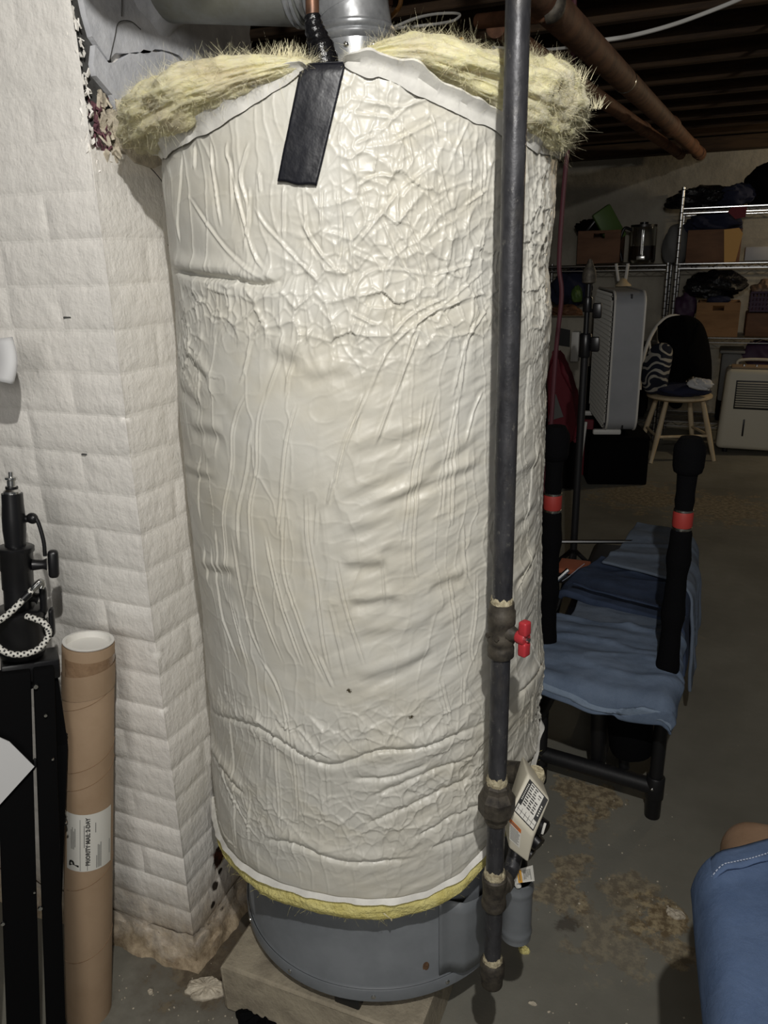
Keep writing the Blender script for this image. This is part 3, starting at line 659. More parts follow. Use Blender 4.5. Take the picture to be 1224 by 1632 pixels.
wx = S+0.012*(fbm(S*22, Z*22, 31, 3)-.5); wz = Z+0.012*(fbm(S*22, Z*22, 41, 3)-.5)
m_top = np.clip(blobm(660, 330, .13, .13)+blobm(600, 480, .12, .06)+0.8*blobm(560, 220, .06, .09)+0.8*blobm(720, 470, .10, .06), 0, 1)
m_band = np.clip(blobm(340, 480, .10, .035)+blobm(470, 500, .10, .03)+blobm(300, 560, .05, .05)+0.8*blobm(560, 470, .1, .04), 0, 1)
m_low = np.clip(blobm(450, 1160, .14, .03)+blobm(650, 1150, .12, .04)+blobm(620, 1300, .16, .07)+blobm(730, 1230, .08, .06)+0.7*blobm(420, 1300, .1, .06), 0, 1)
m_side = np.clip(blobm(862, 460, .05, .10)+blobm(855, 1090, .05, .05)+blobm(855, 1180, .05, .07)+blobm(866, 300, .04, .1), 0, 1)
m_all = np.clip(m_top+m_band+m_low+m_side, 0, 1.1)
F1, F2, HH = cells(wx*26, wz*24, 3); g1, g2, H2 = cells(wx*55, wz*50, 4)
Hd += m_all*(0.0028*HH*0.5+0.0022*(1-np.clip((F2-F1)*3.2, 0, 1))**2)+m_all*(0.0011*H2*0.7+0.0013*(1-np.clip((g2-g1)*3.0, 0, 1))**2)
Hd += m_all*0.0022*ridged(wx*70, wz*16, 8, 6)*(m_side+0.5)
Hd += 0.0014*ridged(wx*55+3*fbm(S*9, Z*9, 3, 2), wz*5+2, 9, 9)+0.0005*ridged(wx*30, wz*36, 12, 8)
Hd += 0.0055*(fbm(S*9+2, Z*13+S*5, 21, 3)-.5)+0.0042*(fbm((S*0.8+Z*1.0)*12, (Z*1.2-S*0.55)*42, 22, 3)-.5)*sstep(-10, 40, PG)
edge = sstep(0, 0.02, T)*sstep(1, .985, T); Hd *= (0.25+0.75*edge)[None, :]
tapem = np.exp(-((PG-13)/7.5)**4)*sstep(1.455, 1.48, Z); Hd *= (1-0.75*tapem)
RR = base_r(np.where(PG > 180, PG-360, PG), Z)+Hd
A_ = np.radians(PG); V = np.stack([AX+RR*np.sin(A_), AY-RR*np.cos(A_), Z], -1)
ii, jj = np.meshgrid(np.arange(NP), np.arange(NZ-1), indexing='ij'); i2 = (ii+1) % NP
F = np.stack([ii*NZ+jj, i2*NZ+jj, i2*NZ+jj+1, ii*NZ+jj+1], -1).reshape(-1, 4)
np_obj('vinyl_facing', V, F, M_VINYL, blank, label='crinkled white vinyl facing')
def rad_at(ph, z): return float(base_r(np.array(float(ph)), np.array(float(z))))
def ztop(ph): return float(np.interp(ph, tt_ph, tt_z))
def zbot(ph): return float(np.interp(ph, tb_ph, tb_z))
# folded hems, top (two lengths either side of the tape) and bottom
def hem(name, ph0, ph1, zf, wdt, outw, sgn, n=150):
    bm = B()
    def fn(u, v):
        ph = ph0+(ph1-ph0)*u; z = zf(ph); k = fbm(np.array([ph*.16]), np.array([2.0+sgn]), 6, 3)[0]
        taper = min(1, 9*u, 9*(1-u))**.5
        prof = [(0.004, -1.0), (0.0055, -0.55), (0.0075, 0.1), (0.009+outw, 0.75), (0.006+outw, 1.0), (-0.006, 0.9), (-0.012, 0.0)]
        t = v*6; i = min(5, int(t)); f = t-i; r = prof[i][0]*(1-f)+prof[i+1][0]*f; h = prof[i][1]*(1-f)+prof[i+1][1]*f
        return onheat(ph, rad_at(ph, z)+r*(0.6+0.8*k)+0.0006*math.sin(ph*.7+v), z+sgn*h*wdt*(0.65+0.7*k)*taper)
    grid(bm, fn, n, 12); return obj(name, bm, M_HEM, blank)
hem('hem', -48, 13.2, ztop, 0.011, 0.006, 1); hem('hem', 21.3, 66, ztop, 0.013, 0.010, 1); hem('hem', 66, 108, ztop, 0.008, 0.004, 1, 60)
hem('hem', -62, 62, lambda p: zbot(p)+0.005, 0.0050, 0.0005, -1, 220); hem('hem', 62, 108, lambda p: zbot(p)+0.006, 0.007, 0.001, -1, 60)
# fiberglass rolls at the top: tubes round the rim with a broken, woolly surface
def wool(name, table, mat_, seg=96, nu=220, amp=0.020, seed=1, cone=0.0):
    tp = np.array([r[0] for r in table]); 
    def it(k, ph): return np.interp(ph, tp, [r[k] for r in table])
    u = np.linspace(tp[0], tp[-1], nu); v = np.linspace(0, 2*PI, seg, endpoint=False); U, W = np.meshgrid(u, v, indexing='ij')
    rc, zc, ra, rb = (it(k, U) for k in (1, 2, 3, 4))
    sx = np.radians(U)*0.33; wv = W*0.05
    n1 = fbm(sx*13+3, np.cos(W)*1.0+5+np.sin(W)*1.5, seed, 3)-.5; n2 = fbm(sx*16, np.sin(W)*5+8+np.cos(W)*4, seed+3, 4)-.5; n3 = fbm(sx*70, np.sin(W)*5+3+np.cos(W)*5, seed+5, 3)-.5
    k = 1+(n1*1.5+n2*0.8+n3*0.30)*amp/0.04
    r = rc+ra*np.cos(W)*k; z = zc+rb*np.sin(W)*k
    a = np.radians(U); V = np.stack([AX+r*np.sin(a), AY-r*np.cos(a), z], -1)
    i, j = np.meshgrid(np.arange(nu-1), np.arange(seg), indexing='ij'); j2 = (j+1) % seg
    F = np.stack([i*seg+j, (i+1)*seg+j, (i+1)*seg+j2, i*seg+j2], -1).reshape(-1, 4)
    caps = []
    o = np_obj(name, V, F, mat_, blank); return V
# columns: phi, ring radius, height, radial half-width, vertical half-height
LW = wool('fiberglass_roll', [(-64, .312, 1.567, .006, .006), (-60, .313, 1.565, .022, .026), (-52, .312, 1.565, .035, .039), (-44, .309, 1.567, .038, .038), (-30, .306, 1.573, .037, .033), (-18, .304, 1.577, .036, .029),
                               (-6, .298, 1.583, .030, .020), (4, .293, 1.590, .024, .013), (11, .288, 1.594, .016, .008), (14, .286, 1.594, .004, .003)], M_WOOL, seed=3)
RW = wool('fiberglass_roll', [(23, .276, 1.597, .003, .003), (26, .278, 1.600, .012, .007), (31, .280, 1.603, .022, .012), (38, .284, 1.602, .032, .020), (47, .289, 1.592, .036, .025), (56, .296, 1.580, .038, .029),
                               (66, .302, 1.570, .042, .037), (76, .298, 1.565, .042, .043), (86, .293, 1.560, .042, .047), (96, .291, 1.557, .041, .046), (103, .291, 1.555, .032, .034), (108, .291, 1.555, .006, .006)], M_WOOL, seed=9, nu=260)
BW = wool('fiberglass_edge', [(-70, .288, .375, .022, .020)]+[(p, .293, zbot(p)-0.020, .027, .024) for p in range(-60, 64, 6)]+[(75, .290, .50, .022, .02), (100, .288, .54, .02, .02)], M_YELWOOL, amp=0.009, nu=300, seg=48, seed=14)
# loose strands
def strands(name, Vr, n, ln, rad, mat_, up=0.3, seed=1, curl=1.0, sel=None, out=None):
    g = np.random.default_rng(seed); nu, sg = Vr.shape[:2]; vs = []; fs = []
    cen = Vr.mean(1); cnt = 0
    while cnt < n:
        i = g.integers(2, nu-2); j = g.integers(0, sg); p = Vr[i, j]; d = p-cen[i]; L = np.linalg.norm(d)
        if L < 1e-4: continue
        if sel is not None and not sel(p): cnt += 1; continue
        d = d/L; tg = Vr[min(i+2, nu-1), j]-Vr[i-2, j]; tg /= np.linalg.norm(tg)+1e-9; e = np.cross(d, tg)
        fr_ = 0.12 if out is None else out(p); dr = d*g.uniform(-.06, fr_)+tg*g.choice((-1, 1))*g.uniform(.3, 1)+e*g.normal()*.45+np.array([0, 0, up*g.random()*.1]); dr /= np.linalg.norm(dr)+1e-9
        bend = g.normal(size=3)*1.5*curl; l = ln*g.uniform(.4, 1.3); wd = rad*g.uniform(.6, 1.3); side = np.cross(dr, g.normal(size=3)); side /= np.linalg.norm(side)+1e-9
        base = len(vs); q = p-d*0.004
        for s in range(5):
            t = s/4; c = q+dr*l*t+bend*l*0.35*t*t; ww = wd*(1-0.75*t); vs.append(c-side*ww); vs.append(c+side*ww)
        for s in range(4): fs.append((base+2*s, base+2*s+1, base+2*s+3, base+2*s+2))
        cnt += 1
    return np_obj(name, np.array(vs), np.array(fs), mat_, blank, kind='stuff')
strands('loose_strands', LW, 24000, 0.012, 0.00018, M_FIBRE, seed=5, curl=1.2)
strands('loose_strands', RW, 28000, 0.012, 0.00018, M_FIBRE, seed=6, curl=1.2, out=lambda p: 0.12+0.35*float(np.clip((p[0]+0.36)/0.15, 0, 1)))
strands('loose_strands', BW, 5000, 0.010, 0.0003, M_YELWOOL, up=-0.6, seed=7, out=lambda p: .5)
bm = B(); tube(bm, catmull([onheat(24, .316, .392), onheat(25, .318, .385), onheat(26.5, .317, .376), onheat(26.8, .315, .368)], 5), [0.0014]*15+[0.0006], 6); obj('loose_wisp', bm, M_FIBRE, blank)
# ragged tufts that stand up along the top
def tuft(ph, r, z, h):
    vs = []; fs = []
    for k in range(26):
        a = RNG.normal()*0.5; p = np.array(onheat(ph+RNG.normal()*1.6, r+RNG.normal()*.006, z)); d = np.array([a*.5+.2, RNG.normal()*.4, 1.0]); d /= np.linalg.norm(d); s_ = np.array([1.0, .4, 0])*0.0004; b = len(vs); cv = RNG.normal(size=3)*.4
        for s in range(5):
            t = s/4; c = p+d*h*t*RNG.uniform(.9, 1.1)+cv*h*.4*t*t; vs += [c-s_*(1-.8*t), c+s_*(1-.8*t)]
        for s in range(4): fs.append((b+2*s, b+2*s+1, b+2*s+3, b+2*s+2))
    np_obj('loose_strands', np.array(vs), np.array(fs), M_FIBRE, blank, kind='stuff')
for ph, r, z, h in ((7, .290, 1.600, .016), (9, .29, 1.598, .014), (39, .30, 1.604, .012), (84, .33, 1.592, .018), (97, .345, 1.57, .016)): tuft(ph, r, z, h)
# black tape over the rim
bm = B()
def tape(u, v):
    z = 1.470+0.121*v
    l = 4.9+(11.9-4.9)*v; r_ = 14.2+(21.9-14.2)*v; ph = l+(r_-l)*u
    zz = z-0.007*u*(1-v)+0.001*math.sin(u*9+v*5)*(1-v)
    rr_ = rad_at(ph, z)+0.0042+0.0012*float(fbm(np.array([u*5.0]), np.array([v*7.0]), 4, 3)[0])
    if v > 0.93: rr_ -= (v-0.93)/0.07*0.004; zz += 0.001
    return onheat(ph, rr_, zz)
grid(bm, tape, 16, 40)
o = obj('black_tape', bm, M_TAPE, blank, label='wide strip of black tape over the top rim'); solid(o, 0.0012, 1)
bm = B()
def tape2(u, v):
    l, r_ = 11.9, 21.9; ph = l+(r_-l)*u; return onheat(ph, rad_at(ph, 1.59)+0.0015-0.055*v, 1.592+0.003*math.sin(v*3)-0.01*v*v)
grid(bm, tape2, 12, 8); o = obj('tape_flap', bm, M_TAPE, blank); solid(o, 0.0012, 1)

# ================================================================== GAS PIPE
PX, PY = -0.2215, 0.9135
gas = thing('gas_pipe', 'black iron gas pipe running down in front of the white blanket, red valve handle', 'gas pipe', (PX, PY, 0.276))
def zpy(py, px=790): return at_l(px, py, 0.94).z
bm = B(); cyl(bm, (PX, PY, 0.94), (PX, PY, 2.12), 0.01335, seg=28); obj('riser', bm, M_IRON, gas)
bm = B(); cyl(bm, (PX, PY, 0.655), (PX, PY, 0.885), 0.01335, seg=28); obj('riser', bm, M_IRON, gas)
bm = B(); zt = zpy(960); zb = zpy(1045)
lathe(bm, [(0.0165, zb), (0.0182, zb+0.002), (0.0182, zb+0.014), (0.0170, zb+0.016), (0.0170, zb+0.020), (0.0192, zb+0.024), (0.0192, zb+0.032), (0.0178, zb+0.036), (0.0178, zb+0.048), (0.0186, zb+0.050), (0.0186, zt-0.012), (0.0168, zt-0.010), (0.0164, zt)], (PX, PY, 0), seg=28)
val = obj('ball_valve', bm, M_FITTING, gas)
bm = B(); vdir = Vector((0.92, -0.39, 0)); zc_ = zpy(1003)
lathe(bm, [(0.012, 0.010), (0.010, 0.020), (0.0075, 0.024), (0.0065, 0.034)], (PX, PY, zc_), vdir, 16); obj('valve_stem', bm, M_FITTING, val)
bm = B()
for sx, sz in ((-1, 0), (1, 0)):
    lathe(bm, [(0.0035, 0), (0.0035, 0.003)], Vector((PX, PY, zc_-0.004))+Vector((-0.39, -0.92, 0))*0.0178+Vector((0.92, -0.39, 0))*0.0075*sx, (-0.39, -0.92, 0), 6)
obj('body_bolt', bm, M_FITTING, val)
bm = B(); hb = Vector((PX, PY, zc_))+vdir*0.027
lathe(bm, [(0.0085, 0), (0.0095, 0.002), (0.0095, 0.012), (0.0085, 0.014)], hb, vdir, 20)
Rv = Matrix((vdir, Vector((0.39, 0.92, 0)), Vector((0, 0, 1)))).transposed()
box(bm, hb+vdir*0.0105+Vector((0, 0, 0.015)), (0.0125, 0.014, 0.020), 0.003, Rv, 3); box(bm, hb+vdir*0.0105-Vector((0, 0, 0.015)), (0.0125, 0.014, 0.020), 0.003, Rv, 3)
obj('valve_handle', bm, M_RED, val, label='red plastic tee handle')
bm = B(); lathe(bm, [(0.0035, 0.0), (0.003, 0.004)], hb+vdir*0.0145, vdir, 8); obj('handle_screw', bm, M_STEEL, val)
def collar(z, r=0.0150, h=0.009, n='joint_compound'):
    bm = B(); lathe(bm, [(0.0134, z-h), (r, z-h*.7), (r+0.0006, z), (r-.0004, z+h*.4), (0.0134, z+h)], (PX, PY, 0), seg=28)
    for v in bm.verts: v.co += Vector((random.gauss(0, .0005), random.gauss(0, .0005), random.gauss(0, .0014)))
    obj(n, bm, M_DOPE, gas)
zu = zpy(1250)
bm = B(); lathe(bm, [(0.0150, zu+0.004), (0.0185, zu), (0.0195, zu-0.008), (0.0245, zu-0.016), (0.0270, zu-0.020), (0.0270, zu-0.044), (0.0245, zu-0.048)], (PX, PY, 0), seg=8, hint=(1, .35, 0))
for f in bm.faces: pass
obj('union', bm, M_FITTING, gas, smooth=False)
bm = B(); lathe(bm, [(0.0165, zu-0.046), (0.0172, zu-0.050), (0.0172, zu-0.062), (0.0150, zu-0.066)], (PX, PY, 0), seg=24); obj('union_tail', bm, M_FITTING, gas)
ztee = zpy(1395)
bm = B(); cyl(bm, (PX, PY, ztee-0.01), (PX, PY, zu-0.05), 0.01335, seg=28); obj('nipple', bm, M_IRON, gas)
bm = B(); lathe(bm, [(0.0160, ztee), (0.0190, ztee-0.003), (0.0190, ztee-0.012), (0.0176, ztee-0.016), (0.0176, ztee-0.046), (0.0190, ztee-0.049), (0.0190, ztee-0.056), (0.0165, ztee-0.060)], (PX, PY, 0), seg=28)
tz = ztee-0.030; bd = Vector((0.25, 0.97, 0)).normalized()
lathe(bm, [(0.0165, 0.0), (0.0170, 0.020), (0.0190, 0.022), (0.0190, 0.030)], (PX, PY, tz), bd, 24); obj('tee', bm, M_FITTING, gas)
e0 = Vector((PX, PY, tz)); ex = Vector((-0.203, 0.990, tz+0.062))
bm = B(); tube(bm, catmull([e0+bd*0.028, e0+bd*0.05, e0+bd*0.062+Vector((0, 0, .012)), ex-Vector((0, 0, .015)), ex+Vector((0.0, 0.004, 0.02))], 6), 0.0125, 16); obj('branch', bm, M_IRON, gas)
bm = B(); tube(bm, [ex-Vector((0, 0, 0.002)), ex+Vector((0, .002, 0.010))], 0.0150, 16); obj('joint_compound', bm, M_DOPE, gas)
zcap = zpy(1535)
bm = B(); cyl(bm, (PX, PY, zcap), (PX, PY, ztee-0.055), 0.01335, seg=28); obj('drip_leg', bm, M_IRON, gas)
bm = B(); lathe(bm, [(0.014, 0.277), (0.0170, 0.280), (0.0178, 0.295), (0.0195, 0.299), (0.0195, zcap+0.002), (0.0165, zcap+0.006)], (PX, PY, 0), seg=28); obj('end_cap', bm, M_FITTING, gas)
collar(zu+0.007); collar(ztee+0.004, .0158); collar(zcap+0.009, .0152, .008); collar(zpy(957), .0145, .006)

# ================================================================== FLUE, HEATER TOP PIPES
flue = thing('flue_duct', 'shiny galvanised flue rising from the heater and running left into the grey plaster', 'flue pipe', (AX, AY, 1.52))
bm = B(); lathe(bm, [(0.0535, 1.50), (0.0535, 1.688)], (AX, AY, 0), seg=40); obj('flue_stub', bm, M_GALV, flue)
bm = B(); lathe(bm, [(0.0540, 1.676), (0.0585, 1.680), (0.0590, 1.684), (0.0560, 1.688), (0.0590, 1.692), (0.0590, 1.696), (0.0545, 1.700)], (AX, AY, 0), seg=40, cap=False); obj('crimp_ring', bm, M_GALV, flue)
for ph in (-30, 10, 52, 95):
    bm = B(); sphere(bm, onheat(ph, 0.0535, 1.666), 0.0042, u=10, v=6); obj('rivet', bm, M_STEEL, flue)
# gored elbow
bm = B(); bc = Vector((AX-0.075, AY, 1.692)); rings = []
for g in range(5):
    for e in (0, 1):
        a = (g+e*0.999)*PI/2/5; ctr = bc+Vector((0.075*math.cos(a), 0, 0.075*math.sin(a))); tx = Vector((math.cos(a), 0, math.sin(a))); k = 1.0 if e == 0 else 0.985
        rings.append([bm.verts.new(ctr+(tx*math.cos(2*PI*i/36)+Vector((0, 1, 0))*math.sin(2*PI*i/36))*0.0555*k) for i in range(36)])
for a, b in zip(rings[:-1], rings[1:]):
    for i in range(36): bm.faces.new((a[i], a[(i+1) % 36], b[(i+1) % 36], b[i]))
obj('elbow', bm, M_GALV, flue)
h0 = bc+Vector((0.004, 0, 0.075)); h1 = Vector((XR-0.03, 1.171, 1.808))
bm = B(); tube(bm, [h0.lerp(h1, t) for t in (0.0, 0.3, 0.6, 1.0)], 0.058, 40); obj('duct', bm, M_DULLGALV, flue)
bm = B(); dd = (h1-h0).normalized(); lathe(bm, [(0.0585, 0), (0.0615, 0.003), (0.0585, 0.006), (0.0585, 0.010), (0.0615, 0.013), (0.0585, 0.016)], h0+dd*0.002, dd, 40, cap=False); obj('duct_bead', bm, M_GALV, flue)
bm = B()
def th(u, v):
    a = u*2*PI; n = fbm(np.array([math.cos(a)*2+4]), np.array([math.sin(a)*2+4+v]), 3, 3)[0]; c = Vector((XR, 1.171, 1.806)); r = 0.056+v*0.028*(0.5+n)
    return c+Vector((0.020*(1-v)**1.5-0.004, r*math.cos(a), r*math.sin(a)))
grid(bm, th, 40, 5); obj('mortar_collar', bm, M_GREYPL, wl)
cold = thing('water_pipe', 'copper water pipe entering the heater top, wrapped in shiny black tape', 'water pipe', (-0.495, 0.985, 1.5))
w0 = at_l(497, -40, 1.10); w1 = at_l(498, 28, 1.10); w2 = at_l(505, 60, 1.10); w3 = Vector((-0.482, 0.992, 1.50))
bm = B(); tube(bm, [Vector((w0.x-.002, w0.y, 2.16)), w0, w1, w2], 0.0085, 16); obj('copper_tube', bm, M_COPPER, cold)
bm = B(); R_ = []; pts = catmull([at_l(497.5, 24, 1.10), at_l(501, 45, 1.10), at_l(508, 66, 1.10), at_l(514, 85, 1.10), w3+Vector((0, 0, .08)), w3], 6)
tube(bm, pts, [0.0098+0.0085*min(1, i/20)+0.0007*math.sin(i*2.1) for i in range(len(pts))], 18); obj('tape_wrap', bm, M_SHINYBLK, cold)

# little pipes and cables under the ceiling
def cable(name, pts, r, m, label, cat='cable', n=8, closed=False, group=None):
    bm = B(); tube(bm, catmull(pts, n), r, 8); o = obj(name, bm, m); return tag(o, label, cat, group)
cable('white_cable', [at_y(627, 44, 1.9), at_y(660, 30, 2.0), at_y(690, 23, 2.1), at_y(722, 21, 2.2), at_y(733, 24, 2.25), at_y(722, 33, 2.2), at_y(690, 39, 2.1), at_y(640, 44, 2.0), at_y(618, 50, 1.9)], 0.0034, M_WHITECABLE, 'white cable looping behind the elbow of the flue')
cable('white_cable', [at_y(784, 76, 3.0), at_y(820, 77, 3.05), at_y(870, 79, 3.1), at_y(935, 72, 3.2)], 0.005, M_WHITECABLE, 'white cable stapled to the joist right behind the black pipe')
cable('white_cable', [at_y(925, 68, 2.6), at_y(976, 62, 2.6), at_y(1010, 56, 2.65), at_y(1060, 43, 2.7), at_y(1110, 26, 2.75), at_y(1180, -2, 2.8), at_y(1260, -40, 2.9)], 0.006, M_WHITECABLE, 'white cable sagging from the thick rusty pipe to the top right corner')
cable('orange_cable', [at_y(640, -20, 1.6), at_y(638, 6, 1.6), at_y(630, 20, 1.6), at_y(618, 34, 1.55), at_y(612, 60, 1.5)], 0.0045, M_AMBERDULL, 'orange cable hanging beside the flue elbow')
bm = B(); tube(bm, [at_y(613, -20, 1.5), at_y(613, 22, 1.5)], 0.012, 14); tube(bm, [at_y(613, 0, 1.498), at_y(613, 10, 1.498)], 0.016, 6); o = obj('brass_fitting', bm, M_COPPER); tag(o, 'small brass pipe fitting at the top edge beside the flue elbow', 'pipe fitting')
bm = B(); tube(bm, [at_y(736, 60, 2.2), at_y(736, 140, 2.2)], 0.006, 8); o = obj('yellow_rod', bm, M_AMBER); tag(o, 'thin yellow rod standing up behind the right fiberglass roll', 'rod')
sp = thing('branch_pipe', 'small dirty pipe with an elbow crossing behind the top of the black gas pipe', 'pipe', at_y(760, 34, 2.0))
bm = B(); tube(bm, [at_y(762, 34, 2.0), at_y(876, 22, 1.9)], 0.016, 14); obj('straight_pipe', bm, M_RUSTPIPE, sp)
bm = B(); tube(bm, catmull([at_y(870, 23, 1.9), at_y(882, 19, 1.9), at_y(887, 8, 1.9), at_y(888, -30, 1.9)], 5), 0.020, 14); obj('elbow', bm, M_FITTING, sp)
for (a, b, r, lab, js) in (((925, 58), (1113, 243), 0.038, 'thick rusty drain pipe under the joists with a couplings run, upper of the two', (0.55, 0.86)), ((900, 118), (1080, 243), 0.031, 'thinner rusty drain pipe below the thick one under the joists', (0.55,))):
    ya = 2.3 if r > .035 else 3.3; p0 = at_y(*a, ya); p1 = at_y(*b, 6.38); p00 = p0+(p0-p1)*(0.42 if r > .035 else 0.25)
    t = thing('drain_pipe', 'thick rusty drain pipe running under the joists to the back wall' if r > .035 else 'thinner rusty drain pipe running below the thick one', 'drain pipe', p1)
    bm = B(); tube(bm, [p00, p1], r, 24); obj('pipe', bm, M_RUSTPIPE, t)
    for k in js:
        bm = B(); c = p0.lerp(p1, k); d = (p1-p0).normalized(); tube(bm, [c-d*0.06, c-d*0.05, c+d*0.05, c+d*0.06], [r*1.02, r*1.18, r*1.18, r*1.02], 24); obj('coupling', bm, M_RUSTPIPE, t)
    bm = B(); d = (p1-p0).normalized(); tube(bm, catmull([p1-d*0.05, p1+d*0.04, p1+d*0.10+Vector((0, 0, -0.0)), p1+d*0.16], 5), r*1.15, 20); obj('end_elbow', bm, M_RUSTPIPE, t)
    if r > .035:
        bm = B(); c = p0.lerp(p1, .18); lathe(bm, [(r*1.01, 0), (r*1.03, .004), (r*1.03, .012), (r*1.01, .016)], c, d, 24, cap=False); obj('wire_hanger', bm, M_CHROME, t)
bm = B(); tube(bm, catmull([at_y(916, -40, 2.6), at_y(914, 60, 2.6), at_y(913, 130, 2.6), at_y(905, 230, 2.6), at_y(897, 320, 2.6), at_y(891, 420, 2.6), at_y(895, 470, 2.6), at_y(886, 560, 2.6), at_y(878, 680, 2.6), at_y(870, 760, 2.6), Vector((at_y(866, 800, 2.6).x, 2.6, 0.25)), Vector((at_y(866, 800, 2.6).x-.03, 2.6, 0.012)), Vector((at_y(866, 800, 2.6).x-.3, 2.7, 0.009))], 6), 0.0075, 8)
o = obj('extension_cord', bm, M_MAROON); tag(o, 'maroon extension cord hanging from the ceiling along the right of the blanket', 'cord')

# ================================================================== LEFT FOREGROUND: mailing tube, folded stand
tt = at_y(141, 1024, 0.885); tbm = at_z(141, 1610, 0.0); TR = 0.0425
ax = (tt-tbm).normalized(); TL = (tt-tbm).length
mail = thing('mailing_tube', 'brown cardboard mailing tube with white end cap leaning against the painted brick pier', 'mailing tube', tbm)
Rt = basis(ax, (0, 1, 0)); Rt = Matrix((ax.cross(Vector((0, 1, 0))).normalized()*1, Vector((0, 0, 0)), ax)).transposed()
xr = Vector((0, 1, 0)).cross(ax).normalized(); yr = ax.cross(xr)          # xr to the right, yr away
def ontube(a, h, r=TR): return tbm+ax*h+(xr*math.sin(a)-yr*math.cos(a))*r  # a = 0 faces the camera side
bm = B(); lathe(bm, [(TR-.003, 0), (TR, 0.002), (TR, TL-0.002), (TR-.001, TL), (TR-0.004, TL), (TR-0.004, TL-0.012)], tbm, ax, 48); body = obj('tube_body', bm, M_CARD, mail)
bm = B(); lathe(bm, [(TR-0.0045, TL-0.014), (TR-0.0045, TL+0.002), (TR-0.001, TL+0.003), (TR-0.001, TL+0.0045), (TR-0.006, TL+0.0045), (TR-0.0075, TL-0.006), (0.001, TL-0.007)], tbm, ax, 48); obj('end_cap', bm, M_WHITEPL, mail, label='white plastic end cap')
bm = B()                                               # spiral seams
for h0_, tw in ((0.66, 1), (0.54, 1), (0.505, 1), (0.30, 1), (0.14, 1)):
    pts = [ontube(-0.7+3.0*i/24, h0_+0.035*(i/24)+0.02*(i/24)**2, TR+0.0002) for i in range(25)]; tube(bm, pts, 0.0006, 5)
obj('paper_seam', bm, M_CARDTAPE, body, kind='stuff')
def onband(name, a0, a1, h0_, h1_, m, lift, par, n=24, wob=0.0, **kw):
    bm = B(); grid(bm, lambda u, v: ontube(a0+(a1-a0)*u, h0_+(h1_-h0_)*v+wob*math.sin(u*7+v*2), TR+lift), n, 4); return obj(name, bm, m, par, **kw)
onband('packing_tape', -0.3, 2.6, TL-0.052, TL-0.018, M_CARDTAPE, 0.0004, mail, wob=0.001)
bm = B(); grid(bm, lambda u, v: ontube(-1.1+3.8*u, TL-0.100+0.028*u+(0.045)*v, TR+0.0012), 30, 3); obj('paper_flap', bm, M_CARD, mail)
LH0, LH1 = TL*0.455, TL*0.605
lab_ = onband('postage_label', -0.24, 1.80, LH0, LH1, M_LABELW, 0.0006, mail, 30, label='white postage label printed sideways')
def text_mesh(txt, size):
    cu = bpy.data.curves.new('t', 'FONT'); cu.body = txt; cu.size = size; cu.resolution_u = 2; cu.offset = size*0.03; o = bpy.data.objects.new('t', cu); C.objects.link(o)
    dg = bpy.context.evaluated_depsgraph_get(); me = bpy.data.meshes.new_from_object(o.evaluated_get(dg)); bpy.data.objects.remove(o); bpy.data.curves.remove(cu)
    bm = B(); bm.from_mesh(me); bpy.data.meshes.remove(me); return bm
def tube_text(txt, size, a, h):                       # reads upwards along the tube
    bm = text_mesh(txt, size)
    bmesh.ops.triangulate(bm, faces=bm.faces)
    for v in bm.verts: v.co = ontube(a-v.co.y/TR, h+v.co.x, TR+0.0011)
    return bm
def join(bms):
    o = B()
    for b in bms:
        m = bpy.data.meshes.new('x'); b.to_mesh(m); o.from_mesh(m); bpy.data.meshes.remove(m); b.free()
    return o
bl = join([tube_text('PRIORITY MAIL 2-DAY', 0.0100, 0.80, LH0+0.012), tube_text('P', 0.026, 0.34, LH0+0.008)])
obj('label_lettering', bl, M_PRINT, lab_, smooth=False)
bm = B()
def tline(a, h0_, h1_, t=0.0007):
    vs = [bm.verts.new(ontube(a+da, h, TR+0.0011)) for da, h in ((-t/TR, h0_), (t/TR, h0_), (t/TR, h1_), (-t/TR, h1_))]; bm.faces.new(vs)
for a, h0_, h1_ in ((-.75, .045, .085), (-.69, .045, .09), (-.63, .045, .082), (-.57, .05, .088), (-.2, .05, .095), (.28, .004, .03), (.34, .004, .052), (.40, .004, .05), (.46, .004, .055), (.24, .078, .098), (.9, .02, .05), (-.36, .002, .107), (-.08, .002, .107)): tline(a+.78, LH0+h0_, LH0+min(h1_, LH1-LH0-.002), 0.0006 if a not in (-.36, -.08) else .0004)
obj('printed_lines', bm, M_GREYPRINT, lab_, smooth=False, kind='stuff')

# folded photographic light stand
sp0 = at_y(17, 752, 0.835); sbt = at_z(78, 1690, 0.0)
sx = (sp0-sbt).normalized(); SL = (sp0-sbt).length
s_a = Vector((sp0.x, sp0.y, 0)).normalized(); s_a = (s_a-sx*s_a.dot(sx)).normalized(); s_r = s_a.cross(sx)         # right, away
def stp(r, h, a=0.0): return sbt+sx*(SL-h*0.84)+s_r*r+s_a*a                       # h measured down from the top
stand = thing('light_stand', 'folded black light stand with metal spigot at the left edge before the brick', 'light stand', sbt)
def spx(px, py, a=-0.062): return stp((px-(17+61*(py-752)/938.0))/943.0, (py-752)/787.0, a)
def slathe(prof, name, m, seg=24, par=None, r=0.0, a=0.0, **kw):
    bm = B(); lathe(bm, [(q[0], -q[1]*0.84) for q in prof][::-1], stp(r, 0, a), sx, seg); return obj(name, bm, m, par or stand, **kw)
slathe([(0.0035, 0), (0.0035, 0.009), (0.009, 0.010), (0.009, 0.014), (0.0065, 0.016), (0.0065, 0.026), (0.009, 0.029), (0.009, 0.032), (0.0125, 0.036), (0.0125, 0.042)], 'spigot', M_STEEL, label='bright metal spigot')
